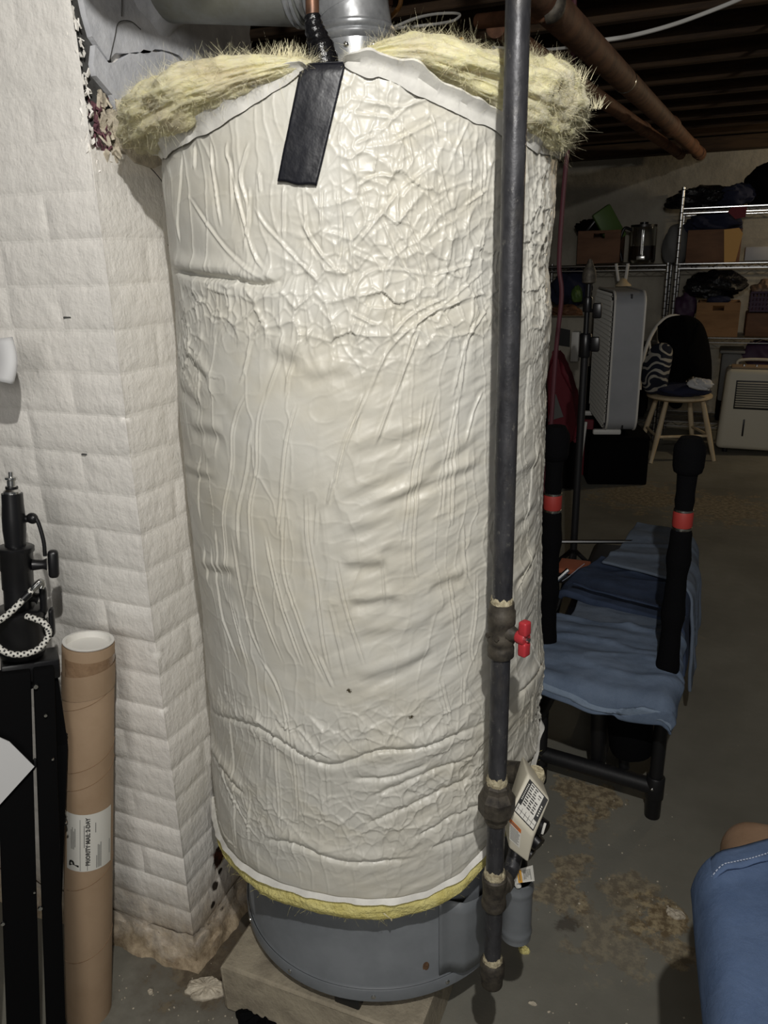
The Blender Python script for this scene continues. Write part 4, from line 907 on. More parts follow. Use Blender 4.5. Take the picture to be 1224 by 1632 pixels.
slathe([(0.009, 0.027), (0.0095, 0.030), (0.009, 0.032)], 'rubber_ring', M_BLACKPL)
slathe([(0.0155, 0.040), (0.0158, 0.06), (0.0172, 0.085), (0.0172, 0.11), (0.0155, 0.135), (0.0155, 0.24)], 'top_tube', M_BLACKPL)
slathe([(0.025, 0.140), (0.0275, 0.142), (0.0275, 0.150), (0.025, 0.154), (0.025, 0.184), (0.0235, 0.188), (0.0235, 0.222)], 'upper_collar', M_BLACKPL, 28)
slathe([(0.022, 0.18), (0.022, 0.42)], 'middle_tube', M_BLACKPL)
slathe([(0.036, 0.262), (0.040, 0.266), (0.040, 0.276), (0.037, 0.282), (0.038, 0.320), (0.034, 0.342), (0.036, 0.346), (0.033, 0.356)], 'lower_collar', M_BLACKPL, 28)
def knob(h, r0, r1, name='clamp_knob', a=-0.012, dz=0.0, sz=0.046):
    bm = B(); p = stp(r0, h, a); q = stp(r1, h+dz, a-0.006); d = (q-p).normalized(); L = (q-p).length
    lathe(bm, [(0.009, 0), (0.0075, L*0.4), (0.010, L*0.55)], p, d, 14)
    Rm = Matrix((d, d.cross(sx).normalized(), sx)).transposed(); box(bm, p+d*(L*0.8), (L*0.42, 0.016, sz), 0.006, Rm, 3); return obj(name, bm, M_BLACKPL, stand)
knob(0.176, 0.022, 0.060); knob(0.236, 0.014, 0.040, dz=0.01, sz=0.044); knob(0.300, 0.030, 0.050, dz=-0.006, a=-0.002, sz=0.05)
bm = B(); sphere(bm, stp(0.026, 0.088, -0.006), 0.010, (1, .8, .9), 14, 8); tube(bm, [stp(.014, .090), stp(.03, .088, -.006)], .006, 10); obj('safety_pin', bm, M_BLACKPL, stand)
bm = B(); tube(bm, catmull([stp(.028, .083, -.010), stp(.034, .095, -.012), stp(.040, .13, -.014), stp(.041, .16, -.014)], 6), 0.0032, 8); obj('strap', bm, M_BLACKPL, stand)
# leg head and three folded legs
bm = B(); box(bm, stp(0.010, 0.380, -0.004), (0.086, 0.060, 0.034), 0.004, Matrix((s_r, s_a, sx)).transposed()); obj('leg_head', bm, M_BLACKPL, stand)
def leg(path, wd, dp, m=M_MATTEBLK):
    bm = B(); P = [stp(*p) for p in path]
    for a, b in zip(P[:-1], P[1:]):
        d = (b-a).normalized(); Rm = basis(d, s_a); Rm = Matrix((d.cross(s_a).normalized(), s_a, d)).transposed(); box(bm, (a+b)/2, (wd, dp, (b-a).length+0.004), 0.003, Rm)
    return obj('leg', bm, m, stand)
l1 = leg([(0.028, 0.372, -0.040), (0.012, 1.25, -0.045)], 0.031, 0.020)
l2 = leg([(-0.017, 0.372, -0.036), (-0.040, 1.25, -0.044)], 0.052, 0.024)
l3 = leg([(0.036, 0.390, -0.012), (0.046, 0.545, -0.018), (0.016, 1.00, -0.018)], 0.026, 0.016)
l4 = leg([(-0.055, 0.372, -0.030), (-0.10, 1.25, -0.030)], 0.036, 0.020)
for px_, py_, rr_ in ((51, 1065, .0042), (65, 1113, .003), (76, 1186, .0022), (53, 1404, .0022), (62, 1435, .0042), (9, 1444, .0036), (97, 1297, .0018)):
    bm = B(); lathe(bm, [(rr_, 0), (rr_*.8, 0.003)], spx(px_, py_, -0.056), -s_a, 12); obj('rivet', bm, M_STEEL, stand)
for q0_, q1_ in (((97, 1168), (76, 1205)), ((34, 1238), (8, 1205)), ((77, 1205), (98, 1330)), ((34, 1238), (58, 1205))):
    bm = B(); a, b = spx(*q0_, -.01), spx(*q1_, -.01); d = (b-a).normalized(); box(bm, (a+b)/2, (0.012, 0.006, (b-a).length), 0.002, Matrix((d.cross(s_a).normalized(), s_a, d)).transposed()); obj('brace', bm, M_DULLBLACK, stand)
bm = B(); bar(bm, spx(80, 1222, -.02), spx(101, 1310, -.02), 0.0035, 0.003, 0.001); obj('steel_rod', bm, M_STEEL, stand)
# grey paper label strip wrapped on the stand
pp = [spx(-40, 1100, -.064), spx(16, 1141, -.064), spx(50, 1188, -.064), spx(2, 1240, -.064), spx(-40, 1272, -.064)]
bm = B(); prism(bm, pp, -s_a, 0.002); o = obj('paper_strip', bm, M_PAPER, smooth=False); tag(o, 'grey-white paper strip folded across the legs of the light stand', 'paper')
# bungee cord with metal hook
bun = thing('bungee_cord', 'black and white checked bungee cord looped round the light stand, metal hook at its end', 'bungee cord', stp(0.0, 0.30, -0.05))
cords = [catmull([spx(52, 912, -.046), spx(38, 925, -.052), spx(20, 943, -.056), spx(0, 958, -.056), spx(-30, 975, -.04)], 10),
         catmull([spx(-25, 968, -.03), spx(-8, 985, -.056), spx(10, 1002, -.066), spx(32, 1008, -.068), spx(54, 1003, -.066), spx(67, 985, -.062), spx(62, 970, -.056), spx(50, 963, -.050), spx(38, 960, -.040)], 10)]
for cpts in cords:
    bm = B(); tube(bm, cpts, 0.0048, 12); cd = obj('cord', bm, M_LABELW, bun)
    bm = B(); k = 0; acc = 0.0
    for a, b in zip(cpts[:-1], cpts[1:]):
        d = b-a; acc += d.length
        if acc < 0.0036: continue
        acc = 0.0; k += 1; p = b; R = basis(d); ang0 = (k % 2)*PI/4
        for q in range(4):
            an = ang0+q*2*PI/4; c = p+R @ Vector((math.cos(an), math.sin(an), 0))*0.0044; box(bm, c, (0.0016, 0.0032, 0.0028), 0, R @ Matrix.Rotation(an, 3, 'Z'))
    obj('black_checks', bm, M_PRINT, cd, smooth=False, kind='stuff')
bm = B(); tube(bm, catmull([spx(44, 920, -.050), spx(50, 911, -.050), spx(56, 907, -.048), spx(59, 912, -.046), spx(57, 918, -.046)], 6), 0.0042, 10); box(bm, spx(50, 913, -.052), (.010, .006, .016), .002, basis(spx(55, 907, -.05)-spx(44, 919, -.05))); obj('hook', bm, M_STEEL, bun)
bm = B(); tube(bm, [spx(32, 930, -.054), spx(41, 922, -.052)], 0.0066, 10); obj('cord_grip', bm, M_BLACKPL, bun)
# curl of paper at the very left
o_ = at_y(-20, 570, 0.86)
bm = B(); grid(bm, lambda u, v: at_y(-46+u*66+8*math.sin(v*3), 545+v*62-u*8+14*u*u*v, 0.90-0.03*math.sin(u*PI*.8)-0.02*v), 10, 10); o = obj('masking_paper', bm, M_PAPER); solid(o, 0.001); tag(o, 'curled cream paper poking in at the left edge against the brick', 'paper')

# ================================================================== FLOOR DEBRIS
def chunk(name, px, py, sx_, sy_, h, m, label, cat, seed, n=40, rot=0.0, lump=0.4):
    c = at_z(px, py, 0); bm = B(); r = np.random.default_rng(seed); off = r.random()*50; rings = []
    for k, (s, z) in enumerate(((1.0, 0.0), (1.02, h*.4), (0.9, h*.9), (0.55, h*1.02), (0.0, h))):
        ring = []
        for i in range(n):
            a = 2*PI*i/n; w_ = 0.65+lump*1.6*(fbm(np.array([math.cos(a)*2.1+off]), np.array([math.sin(a)*2.1+off]), seed, 3)[0])
            x, y = sx_*s*w_*math.cos(a), sy_*s*w_*math.sin(a); zz = max(0, z*(0.75+0.5*r.random()))
            ring.append(Vector((c.x+x*math.cos(rot)-y*math.sin(rot), c.y+x*math.sin(rot)+y*math.cos(rot), zz)))
        rings.append(ring)
    V_ = [[bm.verts.new(p) for p in g] for g in rings[:-1]]; top = bm.verts.new(Vector((c.x, c.y, h)))
    for a, b in zip(V_[:-1], V_[1:]):
        for i in range(n): bm.faces.new((a[i], a[(i+1) % n], b[(i+1) % n], b[i]))
    for i in range(n): bm.faces.new((V_[-1][i], V_[-1][(i+1) % n], top))
    bm.faces.new(V_[0][::-1]); o = obj(name, bm, m, smooth=False); return tag(o, label, cat)
chunk('plaster_chunk', 329, 1577, 0.040, 0.026, 0.010, M_FLAKE, 'cream plaster chunk on the floor between the pier and the concrete block', 'plaster chunk', 3, rot=0.3)
chunk('dark_clump', 415, 1622, 0.052, 0.030, 0.022, M_FOAM, 'dark clump on the floor in front of the concrete block', 'dirt', 8)  # low near-black lump in front of the block
chunk('plaster_chip', 240, 1582, 0.006, 0.005, 0.006, M_FLAKE, 'tiny white plaster chip alone on the floor left of the plaster chunk', 'plaster chip', 4, 12)
chunk('plaster_chip', 364, 1600, 0.007, 0.004, 0.005, M_FLAKE, 'tiny pale chip at the foot of the concrete block, right of the plaster chunk', 'plaster chip', 5, 12)
chunk('fiberglass_scrap', 835, 1516, 0.011, 0.008, 0.010, M_YELWOOL, 'small yellow fiberglass scrap on the floor under the grey cup', 'fiberglass scrap', 6, 14)
chunk('paint_chip', 849, 1600, 0.009, 0.004, 0.003, M_FLAKE, 'pale flat chip on the floor right of the gas pipe end', 'paint chip', 7, 12)
chunk('mortar_lump', 1075, 1458, 0.020, 0.012, 0.008, M_FLAKE, 'pale lump on the floor left of the blue jeans', 'mortar lump', 12, 20)
bm = B(); r_ = np.random.default_rng(5)
for i in range(90):
    if i < 45: p = at_z(r_.uniform(190, 400), r_.uniform(1535, 1640), 0)
    else: p = at_z(r_.uniform(860, 1090), r_.uniform(1250, 1640), 0)
    s_ = r_.uniform(.0007, .0022); box(bm, p+Vector((0, 0, s_*.4)), (s_*2, s_*1.4, s_), 0, Matrix.Rotation(r_.uniform(0, 3), 3, 'Z'))
o = obj('paint_crumbs', bm, M_FLAKE, smooth=False, kind='stuff'); o['label'] = 'scattered pale paint crumbs on the grey floor'

# ================================================================== RIGHT FOREGROUND: stool with jeans
JZ = 0.640
J0, J1, JR = at_z(1099, 1381, JZ), at_z(1122, 1632, JZ), at_z(1260, 1346, JZ)
edir = JR-J0; edir.z = 0; edir.normalize(); ddir = J1-J0; ddir.z = 0; ddir.normalize(); side = Vector((-ddir.y, ddir.x, 0))
if side.x < 0: side = -side
sc_ = J0+side*0.330+ddir*0.180
stool = thing('padded_stool', 'tan padded seat at the lower right under a pair of blue jeans', 'stool', (sc_.x, sc_.y, 0))
SR = Matrix((side, -ddir if side.cross(-ddir).z > 0 else ddir, Vector((0, 0, 1)))).transposed()
bm = B(); box(bm, (sc_.x, sc_.y, JZ-0.048), (0.56, 0.64, 0.090), 0.042, SR, 6)
for v in bm.verts:
    q = SR.transposed() @ (v.co-Vector((sc_.x, sc_.y, 0))); v.co.z += 0.028*max(0, 1-(q.x/.26)**2)*max(0, 1-(q.y/.30)**2)*(1 if q.z > JZ-.04 else 0)
obj('seat', bm, M_TANSEAT, stool)
bm = B(); box(bm, (sc_.x, sc_.y, JZ-0.105), (0.44, 0.52, 0.03), 0.004, SR); obj('seat_base', bm, M_BLACKPL, stool)
for x in (-.19, .19):
    for y in (-.22, .22):
        p = Vector((sc_.x, sc_.y, 0))+SR @ Vector((x, y, 0)); bm = B(); cyl(bm, p, p+Vector((0, 0, JZ-0.11)), 0.016, 0.018, 14); obj('leg', bm, M_DULLBLACK, stool)
def cloth(name, fn, nu, nv, m, label, cat, th=0.004, group=None, lev=1):
    bm = B(); grid(bm, fn, nu, nv); o = obj(name, bm, m); solid(o, th, 1); 
    if lev: subd(o, lev)
    return tag(o, label, cat, group)
def jean_pt(u, v, lift=0.0):
    # u: 0 at the left edge .. 1 right, v: 0 at the hem .. 1 towards the camera
    s = u*0.56; t = v*0.56; p = J0+edir*s+ddir*t
    n = float(fbm(np.array([s*14.0]), np.array([t*11.0]), 33, 3)[0])-.5
    q = SR.transposed() @ (p-Vector((sc_.x, sc_.y, 0))); z = JZ+0.002+0.008*n+lift+0.028*max(0, 1-(q.x/.26)**2)*max(0, 1-(q.y/.30)**2)
    if s < 0.045: k = (0.045-s)/0.045; z -= 0.055*(k**1.7); p += edir*(0.018*k*k)
    if v < 0.10: z += 0.004*math.sin(v/0.10*PI)
    z += 0.014*math.exp(-((t-0.405-0.05*u)/0.022)**2)-0.016*math.exp(-((t-0.43-0.05*u)/0.010)**2)
    return Vector((p.x, p.y, z))
jb = cloth('jeans', lambda u, v: jean_pt(u, v), 60, 70, M_DENIM_B, 'blue jeans laid over the tan padded seat at the lower right', 'jeans', 0.012)
bm = B(); grid(bm, lambda u, v: jean_pt(u, 0.005+v*0.068, 0.0135+0.0015*math.sin(u*90)*v), 60, 5); hm = obj('folded_hem', bm, M_DENIM_B, jb); solid(hm, 0.003, 1)
def stitch_row(name, fn, n, par, m, r=0.0008, dash=0.6):
    bm = B()
    for i in range(n): tube(bm, [fn(i/n), fn((i+dash*.5)/n), fn((i+dash)/n)], r, 4)
    return obj(name, bm, m, par, kind='stuff')
stitch_row('hem_stitching', lambda t: jean_pt(t, 0.060, 0.0185), 130, hm, M_STITCH)
bm = B(); sphere(bm, jean_pt(0.245, 0.145, 0.013), 0.006, (1, .7, .35), 10, 6); obj('worn_spot', bm, M_STITCH, jb)

# ================================================================== WEIGHT BENCH WITH LAUNDRY
UR, UL = Vector((-0.020, 1.765, 0)), Vector((-0.318, 1.80, 0))
bench = thing('weight_bench', 'black tubular weight bench with two upright posts, foam grips and red bands', 'weight bench', (-0.17, 1.78, 0))
def upright(p, foamtop):
    bm = B(); cyl(bm, p+Vector((0, 0, 0.002)), p+Vector((0, 0, 0.79)), 0.0165, seg=20); u = obj('upright', bm, M_DULLBLACK, bench)
    bm = B(); lathe(bm, [(0.019, 0), (0.0195, 0.004), (0.0195, 0.055), (0.0165, 0.058)], p, seg=20); obj('rubber_foot', bm, M_BLACKPL, u)
    bm = B(); prof = [(0.019, 0.40)]+[(0.0245+0.0022*math.sin(z*46)+0.001*math.sin(z*91), z) for z in np.linspace(0.405, 0.775, 30)]+[(0.020, 0.785)]
    lathe(bm, prof, p, seg=20); obj('foam_sleeve', bm, M_FOAM, bench)
    bm = B(); lathe(bm, [(0.0205, 0.783), (0.0215, 0.785), (0.0215, 0.789), (0.0205, 0.790)], p, seg=24); obj('silver_ring', bm, M_STEEL, bench); bm = B(); lathe(bm, [(0.0205, 0.826), (0.0215, 0.827), (0.0215, 0.831), (0.0205, 0.832)], p, seg=24); obj('silver_ring', bm, M_STEEL, bench)
    bm = B(); lathe(bm, [(0.0210, 0.790), (0.0222, 0.794), (0.0222, 0.822), (0.0210, 0.826)], p, seg=24); obj('red_band', bm, M_REDBAND, bench, label='red band')
    bm = B(); lathe(bm, [(0.019, 0.831), (0.0215, 0.850), (0.020, 0.870), (0.0215, 0.905), (0.022, 0.912), (0.030, 0.918), (0.033, 0.930), (0.034, 0.965), (0.033, foamtop-.02), (0.022, foamtop)], p, seg=22); obj('foam_grip', bm, M_FOAM, bench)
upright(UR, 0.995); upright(UL, 0.995)
bm = B(); cyl(bm, UR+Vector((0.004, 0, 0.088)), UL+Vector((-0.12, 0.02, 0.085)), 0.021, seg=18); obj('base_tube', bm, M_DULLBLACK, bench)
bm = B(); lathe(bm, [(0.020, 0.055), (0.0225, 0.058), (0.0225, 0.118), (0.020, 0.121)], UR, seg=20); obj('joint_collar', bm, M_DULLBLACK, bench)
bm = B(); sphere(bm, UR+Vector((-0.006, -0.022, 0.095)), 0.0045, u=10, v=6); obj('joint_bolt', bm, M_STEEL, bench)
bm = B(); cyl(bm, (UL.x-0.05, 1.80, 0.085), (UL.x-0.03, 2.70, 0.04), 0.018, seg=14); cyl(bm, (-0.17, 1.80, 0.085), (-0.17, 2.66, 0.06), 0.02, seg=14); obj('base_rail', bm, M_DULLBLACK, bench)
bm = B(); cyl(bm, (-0.36, 2.66, 0.03), (0.02, 2.66, 0.03), 0.02, seg=14); obj('rear_foot', bm, M_DULLBLACK, bench)
for y in (1.72, 2.58):
    bm = B(); cyl(bm, (-0.17, y+(.1 if y < 2 else 0.06), 0.09), (-0.17, y, 0.385), 0.019, seg=14); obj('seat_post', bm, M_DULLBLACK, bench)
bm = B(); cyl(bm, (-0.36, 1.86, 0.09), (-0.27, 1.70, 0.36), 0.011, seg=10); obj('strut', bm, M_DULLBLACK, bench)
bm = B(); lathe(bm, [(0.015, 0), (0.052, 0.004), (0.056, 0.02), (0.056, 0.17), (0.05, 0.18), (0.015, 0.184)], (-0.085, 1.80, 0.155), (-0.12, -0.04, 1), 22); obj('foam_roller', bm, M_FOAM, bench)
bm = B(); cyl(bm, (-0.10, 1.80, 0.10), (-0.12, 1.79, 0.37), 0.014, seg=10); obj('roller_post', bm, M_DULLBLACK, bench)
PX0, PX1, PY0, PY1, PZ = -0.315, -0.030, 1.655, 2.66, 0.405
bm = B(); box(bm, ((PX0+PX1)/2, (PY0+PY1)/2, PZ-0.03), (PX1-PX0, PY1-PY0, 0.055), 0.02, None, 4); obj('bench_pad', bm, M_BLACKPL, bench)
bm = B(); box(bm, (-0.335, 1.70, 0.352), (0.04, 0.10, 0.05), 0.004); obj('pad_bracket', bm, M_CONC, bench, label='pale plate beside the pad')
bm = B(); tube(bm, [(-0.45, 2.50, 0.44), (-0.10, 2.62, 0.44)], 0.007, 8); obj('chrome_bar', bm, M_CHROME, bench)
bm = B(); tube(bm, [UL+Vector((-0.10, -0.02, 0.525)), UL+Vector((-0.03, -0.01, 0.56))], 0.005, 8); obj('locking_pin', bm, M_CHROME, bench); bm = B(); tube(bm, [UL+Vector((0.02, 0, 0.605)), UL+Vector((0.045, 0.01, 0.632))], 0.006, 8); obj('locking_pin', bm, M_CHROME, bench)
def drape(x, y, h):
    ex = max(PX0-x, 0)+max(x-PX1, 0); sxn = -1 if x < PX0 else 1; ey = max(PY0-y, 0); d = math.hypot(ex, ey)
    if d < 1e-6: return Vector((x, y, PZ+h))
    r = 0.018+h; dx, dy = (sxn*ex/d, -ey/d); cx_ = min(max(x, PX0), PX1); cy_ = max(y, PY0)
    if d < r*1.5: a = d/r; o_ = r*math.sin(min(a, PI/2)); z = PZ+h-r*(1-math.cos(min(a, PI/2)))
    else: o_ = r+0.10*(d-r*1.5); z = PZ+h-r-(d-r*1.5)*0.98
    return Vector((cx_+dx*o_, cy_+dy*o_, z))
def bench_cloth(name, corners, h, m, label, cat, amp=0.008, fr=12, seed=1, th=0.006, nu=60, nv=60, curve=0.0):
    a, b, c, d = [Vector((p[0], p[1], 0)) for p in corners]
    def fn(u, v, lift=0.0):
        p = a.lerp(b, u).lerp(d.lerp(c, u), v)
        p.x += 0.012*math.sin(v*5+seed)*(.5); p.y += 0.012*math.sin(u*6+seed)+curve*math.sin(u*PI)
        n = float(fbm(np.array([p.x*fr*.7+seed]), np.array([p.y*fr*1.3]), seed, 3)[0])-.45
        f = float(ridged(np.array([p.x*3+p.y*7+seed]), np.array([p.y*9-p.x*3]), seed+2, 5)[0])
        q = drape(p.x, p.y, h+max(-.5*h, amp*n*2)+amp*f+lift); return q
    o = cloth(name, fn, nu, nv, m, label, cat, th); return o, fn
tow, tfn = bench_cloth('faded_jeans', [(-0.325, 1.596), (0.042, 1.572), (0.030, 2.00), (-0.335, 1.98)], 0.014, M_DENIM_L, 'faded blue denim draped over the front end of the weight bench, hem hanging down', 'jeans', 0.010, 11, 2, 0.008, 70, 60)
bm = B(); grid(bm, lambda u, v: tfn(u, 0.0+v*0.040, 0.010), 60, 4); h2 = obj('folded_hem', bm, M_DENIM_HEM, tow); solid(h2, 0.003, 1)
grey1, gfn = bench_cloth('grey_jeans', [(-0.30, 1.96), (0.11, 1.90), (0.09, 2.14), (-0.28, 2.16)], 0.010, M_DENIM_G, 'grey-blue denim lying between the faded and the dark blue jeans on the bench', 'jeans', 0.006, 9, 6, 0.006)
dark, dfn = bench_cloth('dark_jeans', [(-0.37, 2.13), (0.14, 1.985), (0.19, 2.34), (-0.27, 2.42)], 0.028, M_DENIM_D, 'dark blue jeans folded across the middle of the weight bench', 'jeans', 0.009, 8, 9, 0.022, 70, 50)
bm = B(); grid(bm, lambda u, v: dfn(0.12+0.62*u, 0.01+0.045*v, 0.024), 60, 4); seam = obj('side_seam', bm, M_DENIM_D, dark); solid(seam, 0.004, 1)
stitch_row('seam_stitching', lambda t: dfn(0.12+.62*t, 0.035, 0.029), 60, seam, M_STITCH_D, 0.0016, 0.55)
stitch_row('hem_stitching', lambda t: dfn(0.05, 0.05+0.5*t, 0.025), 26, dark, M_STITCH, 0.0012, 0.6)
back1, bfn = bench_cloth('back_jeans', [(-0.25, 2.36), (0.27, 2.14), (0.26, 2.60), (-0.18, 2.80)], 0.030, M_DENIM_G, 'grey-blue jeans at the far end of the weight bench behind the dark pair', 'jeans', 0.012, 7, 12, 0.010)
bm = B(); box(bm, (-0.345, 2.40, 0.40), (0.10, 0.10, 0.02), 0.006); o = obj('orange_rag', bm, M_REDBRICKFLOORBIT); subd(o, 1); tag(o, 'small orange-brown rag showing behind the left of the dark blue jeans', 'rag')
bm = B(); box(bm, (-0.345, 2.40, 0.376), (0.12, 0.12, 0.03), 0.004); obj('side_bracket', bm, M_DULLBLACK, bench)

# ================================================================== BACKGROUND
# microphone-like black stand in front of the fan
s0 = at_l(940, 425, 2.75); s1 = at_z(909, 870, 0.0); sb = Vector((s0.x-.015, s0.y, 0.0))
st = thing('tripod_pole', 'tall black pole stand with an ornate grey top in front of the box fan', 'stand', sb)
def spt(h): return Vector((s0.x, s0.y, h))
ztop = s0.z
bm = B(); cyl(bm, spt(0.30), spt(ztop-0.24), 0.013, seg=14); obj('lower_tube', bm, M_DULLBLACK, st)
bm = B(); cyl(bm, spt(ztop-0.24), spt(ztop-0.04), 0.0095, seg=14); obj('upper_tube', bm, M_BLACKPL, st)
for z, r, h in ((ztop-0.255, .0205, .08), (ztop-0.12, .016, .05)):
    bm = B(); lathe(bm, [(r*.9, z-h/2), (r, z-h/2+.005), (r*.96, z), (r, z+h/2-.005), (r*.8, z+h/2)], (s0.x, s0.y, 0), seg=18); obj('collar', bm, M_BLACKPL, st)
for z in (ztop-0.14, ztop-0.25):
    bm = B(); box(bm, spt(z)+Vector((0.034, -0.01, 0)), (0.030, 0.016, 0.05), 0.006); cyl(bm, spt(z), spt(z)+Vector((0.03, -.01, 0)), 0.006, seg=10); obj('wing_knob', bm, M_BLACKPL, st)
bm = B(); lathe(bm, [(0.012, -0.055), (0.022, -0.05), (0.0235, -0.03), (0.021, -0.012), (0.015, 0.0), (0.010, 0.012), (0.005, 0.024)], spt(ztop), seg=18); obj('ornate_cap', bm, M_FITTING, st)
for a in (0.4, 2.5, 4.6):
    bm = B(); q = Vector((s0.x+0.34*math.cos(a), s0.y+0.34*math.sin(a), 0.006)); cyl(bm, spt(0.34), q, 0.009, seg=10); obj('leg', bm, M_DULLBLACK, st)

# box fan on a low black chest
fd = Vector((0.963, 0.27, 0)); fb = Vector((-0.27, 0.963, 0))
f0 = Vector((-0.537, 4.775, 0)); FZ0, FZ1 = 0.338, 1.163; FW = 0.74; FT = 0.170
chest = thing('storage_chest', 'low black storage chest carrying the grey box fan', 'chest', f0+fd*0.08+fb*0.35)
cc_ = f0+fd*0.085+fb*0.40; Rf = Matrix((fd, fb, Vector((0, 0, 1)))).transposed()
bm = B(); box(bm, cc_+Vector((0, 0, 0.14)), (0.36, 0.78, 0.28), 0.01, Rf); obj('body', bm, M_MATTEBLK, chest)
bm = B(); box(bm, cc_+Vector((0, 0, 0.294)), (0.36, 0.80, 0.03), 0.01, Rf); obj('lid', bm, M_MATTEBLK, chest)
fan = thing('box_fan', 'large grey box fan with square grid grille standing on the black chest', 'fan', f0+fd*FT/2+fb*FW/2+Vector((0, 0, 0.309)))
def rrect(w_, h_, r, n=8):
    out = []
    for cx_, cy_, a0 in ((w_-r, h_-r, 0), (r, h_-r, PI/2), (r, r, PI), (w_-r, r, 1.5*PI)):
        for i in range(n+1): a = a0+PI/2*i/n; out.append((cx_+r*math.cos(a), cy_+r*math.sin(a)))
    return out
def fpt(t, a, z): return f0+fd*t+fb*a+Vector((0, 0, FZ0+z))
FH = FZ1-FZ0; loop_ = rrect(FW, FH, 0.09); loop_i = rrect(FW-0.02, FH-0.02, 0.08); loop_i = [(a+.01, b+.01) for a, b in loop_i]
bm = B(); rings = []
for t, L in ((0.0, loop_), (FT, loop_), (FT, loop_i), (0.0, loop_i)): rings.append([bm.verts.new(fpt(t, a, z)) for a, z in L])
rings.append(rings[0]); n = len(loop_)
for A, Bq in zip(rings[:-1], rings[1:]):
    for i in range(n): bm.faces.new((A[i], A[(i+1) % n], Bq[(i+1) % n], Bq[i]))
obj('housing', bm, M_GREYFAN, fan)
for t in (0.0, FT):
    bm = B(); tube(bm, [fpt(t, a, z) for a, z in loop_], 0.007, 8, closed=True); obj('rim', bm, M_WHITEPL, fan)
bm = B()
for i in range(1, 16): a = FW*i/16; bar(bm, fpt(-0.012, a, 0.012 if 1 < i < 15 else .05), fpt(-0.012, a, FH-0.012 if 1 < i < 15 else FH-.05), 0.013, 0.005, 0)
for i in range(1, 29): z = FH*i/29; bar(bm, fpt(-0.012, 0.012 if 3 < i < 26 else .05, z), fpt(-0.012, FW-0.012 if 3 < i < 26 else FW-.05, z), 0.007, 0.005, 0)
obj('grille', bm, M_GRILLE, fan, smooth=False, kind='stuff')
bm = B(); lathe(bm, [(0.07, 0), (0.07, 0.06)], fpt(0.05, FW/2, FH/2), fd, 20); obj('hub', bm, M_BLACKPL, fan)
for k in range(5):
    a = k*2*PI/5; bm = B(); dv = fb*math.cos(a)+Vector((0, 0, 1))*math.sin(a); pv = dv.cross(fd); c = fpt(0.08, FW/2, FH/2)
    grid(bm, lambda u, v: c+dv*(0.06+0.24*u)+(pv*(v-.5)+fd*(v-.5)*.5)*(0.08+0.10*u), 5, 4); o = obj('blade', bm, M_BLACKPL, fan); solid(o, .004)
bm = B(); box(bm, fpt(FT*.55, FW/2, FH/2), (0.01, FW-.03, FH-.03), 0, Rf); obj('rear_screen', bm, M_BLACKPL, fan)
for a in (0.07, FW-0.07):
    bm = B(); box(bm, fpt(0.012, a, -0.012), (0.17, 0.035, 0.034), 0.01, Rf); obj('foot', bm, M_WHITEPL, fan)

# red bag, white panel and dark jumble left of the fan
rb = at_l(905, 745, 4.75); rb.z = 0
red = thing('red_bag', 'dark red bag with a grey print leaning behind the left bench post', 'bag', rb)
prof = [(872, 705), (871, 600), (876, 568), (881, 556), (890, 572), (902, 592), (912, 630), (918, 670), (920, 703), (915, 708), (890, 708)]
bm = B(); prism(bm, [at_y(*p, 4.62) for p in prof], (0, 1, 0), 0.20)
bmesh.ops.bevel(bm, geom=bm.edges[:], offset=0.03, segments=3, affect='EDGES'); obj('red_panel', bm, M_REDBAG, red)
zb_ = at_y(895, 706, 4.62).z
bm = B(); c = at_y(895, 706, 4.72); box(bm, (c.x, 4.72, zb_/2), (0.24, 0.22, zb_), 0.02); obj('black_base', bm, M_BLACKCLOTH, red)
bm = B(); prism(bm, [at_y(*p, 4.612) for p in ((880, 632), (886, 628), (898, 664), (884, 668), (874, 672))], (0, -1, 0), 0.003); obj('grey_print', bm, M_GREYPRINT, red, smooth=False)
bm = B(); bar(bm, at_y(934, 672, 4.9), at_y(923, 752, 4.9), 0.02, 0.02, 0.006); o = obj('white_stick', bm, M_WHITEPL); tag(o, 'thin white stick standing by the fan feet in front of a red strip', 'stick')
bm = B(); a_ = at_y(938, 668, 4.98); b_ = at_y(933, 746, 4.98); bar(bm, (a_.x, 4.98, 0.0), a_, 0.07, 0.03, 0.01); o = obj('red_board', bm, M_REDBAG); tag(o, 'upright red strip under the left foot of the fan', 'board')
wp = at_y(893, 562, 5.35)
wpan = thing('white_carton', 'white carton with a dark picture behind the red bag', 'box', (wp.x, 5.35, 0.0))
bm = B(); z1_, z0_ = at_y(893, 506, 5.35).z, at_y(893, 640, 5.35).z; box(bm, (at_y(893, 560, 5.35).x, 5.45, (z0_+z1_)/2), (0.30, 0.2, z1_-z0_), 0.008); obj('carton', bm, M_BACKWALL, wpan)
bm = B(); prism(bm, [at_y(*p, 5.346) for p in ((889, 522), (909, 526), (908, 553), (888, 550))], (0, -1, 0), 0.003); obj('picture', bm, M_PRINT, wpan, smooth=False)
bm = B(); box(bm, (at_y(893, 560, 5.35).x, 5.45, z0_/2), (0.24, 0.22, z0_-0.004), 0.01); o = obj('dark_carton', bm, M_BLACKCLOTH); tag(o, 'dark box beneath the white carton, mostly hidden by the red bag', 'box')
bm = B(); z1_, z0_ = at_y(918, 528, 5.30).z, at_y(918, 575, 5.30).z; box(bm, (at_y(918, 550, 5.30).x, 5.29, (z0_+z1_)/2), (0.05, 0.08, z1_-z0_), 0.004); obj('side_flap', bm, M_WHITEPL, wpan)

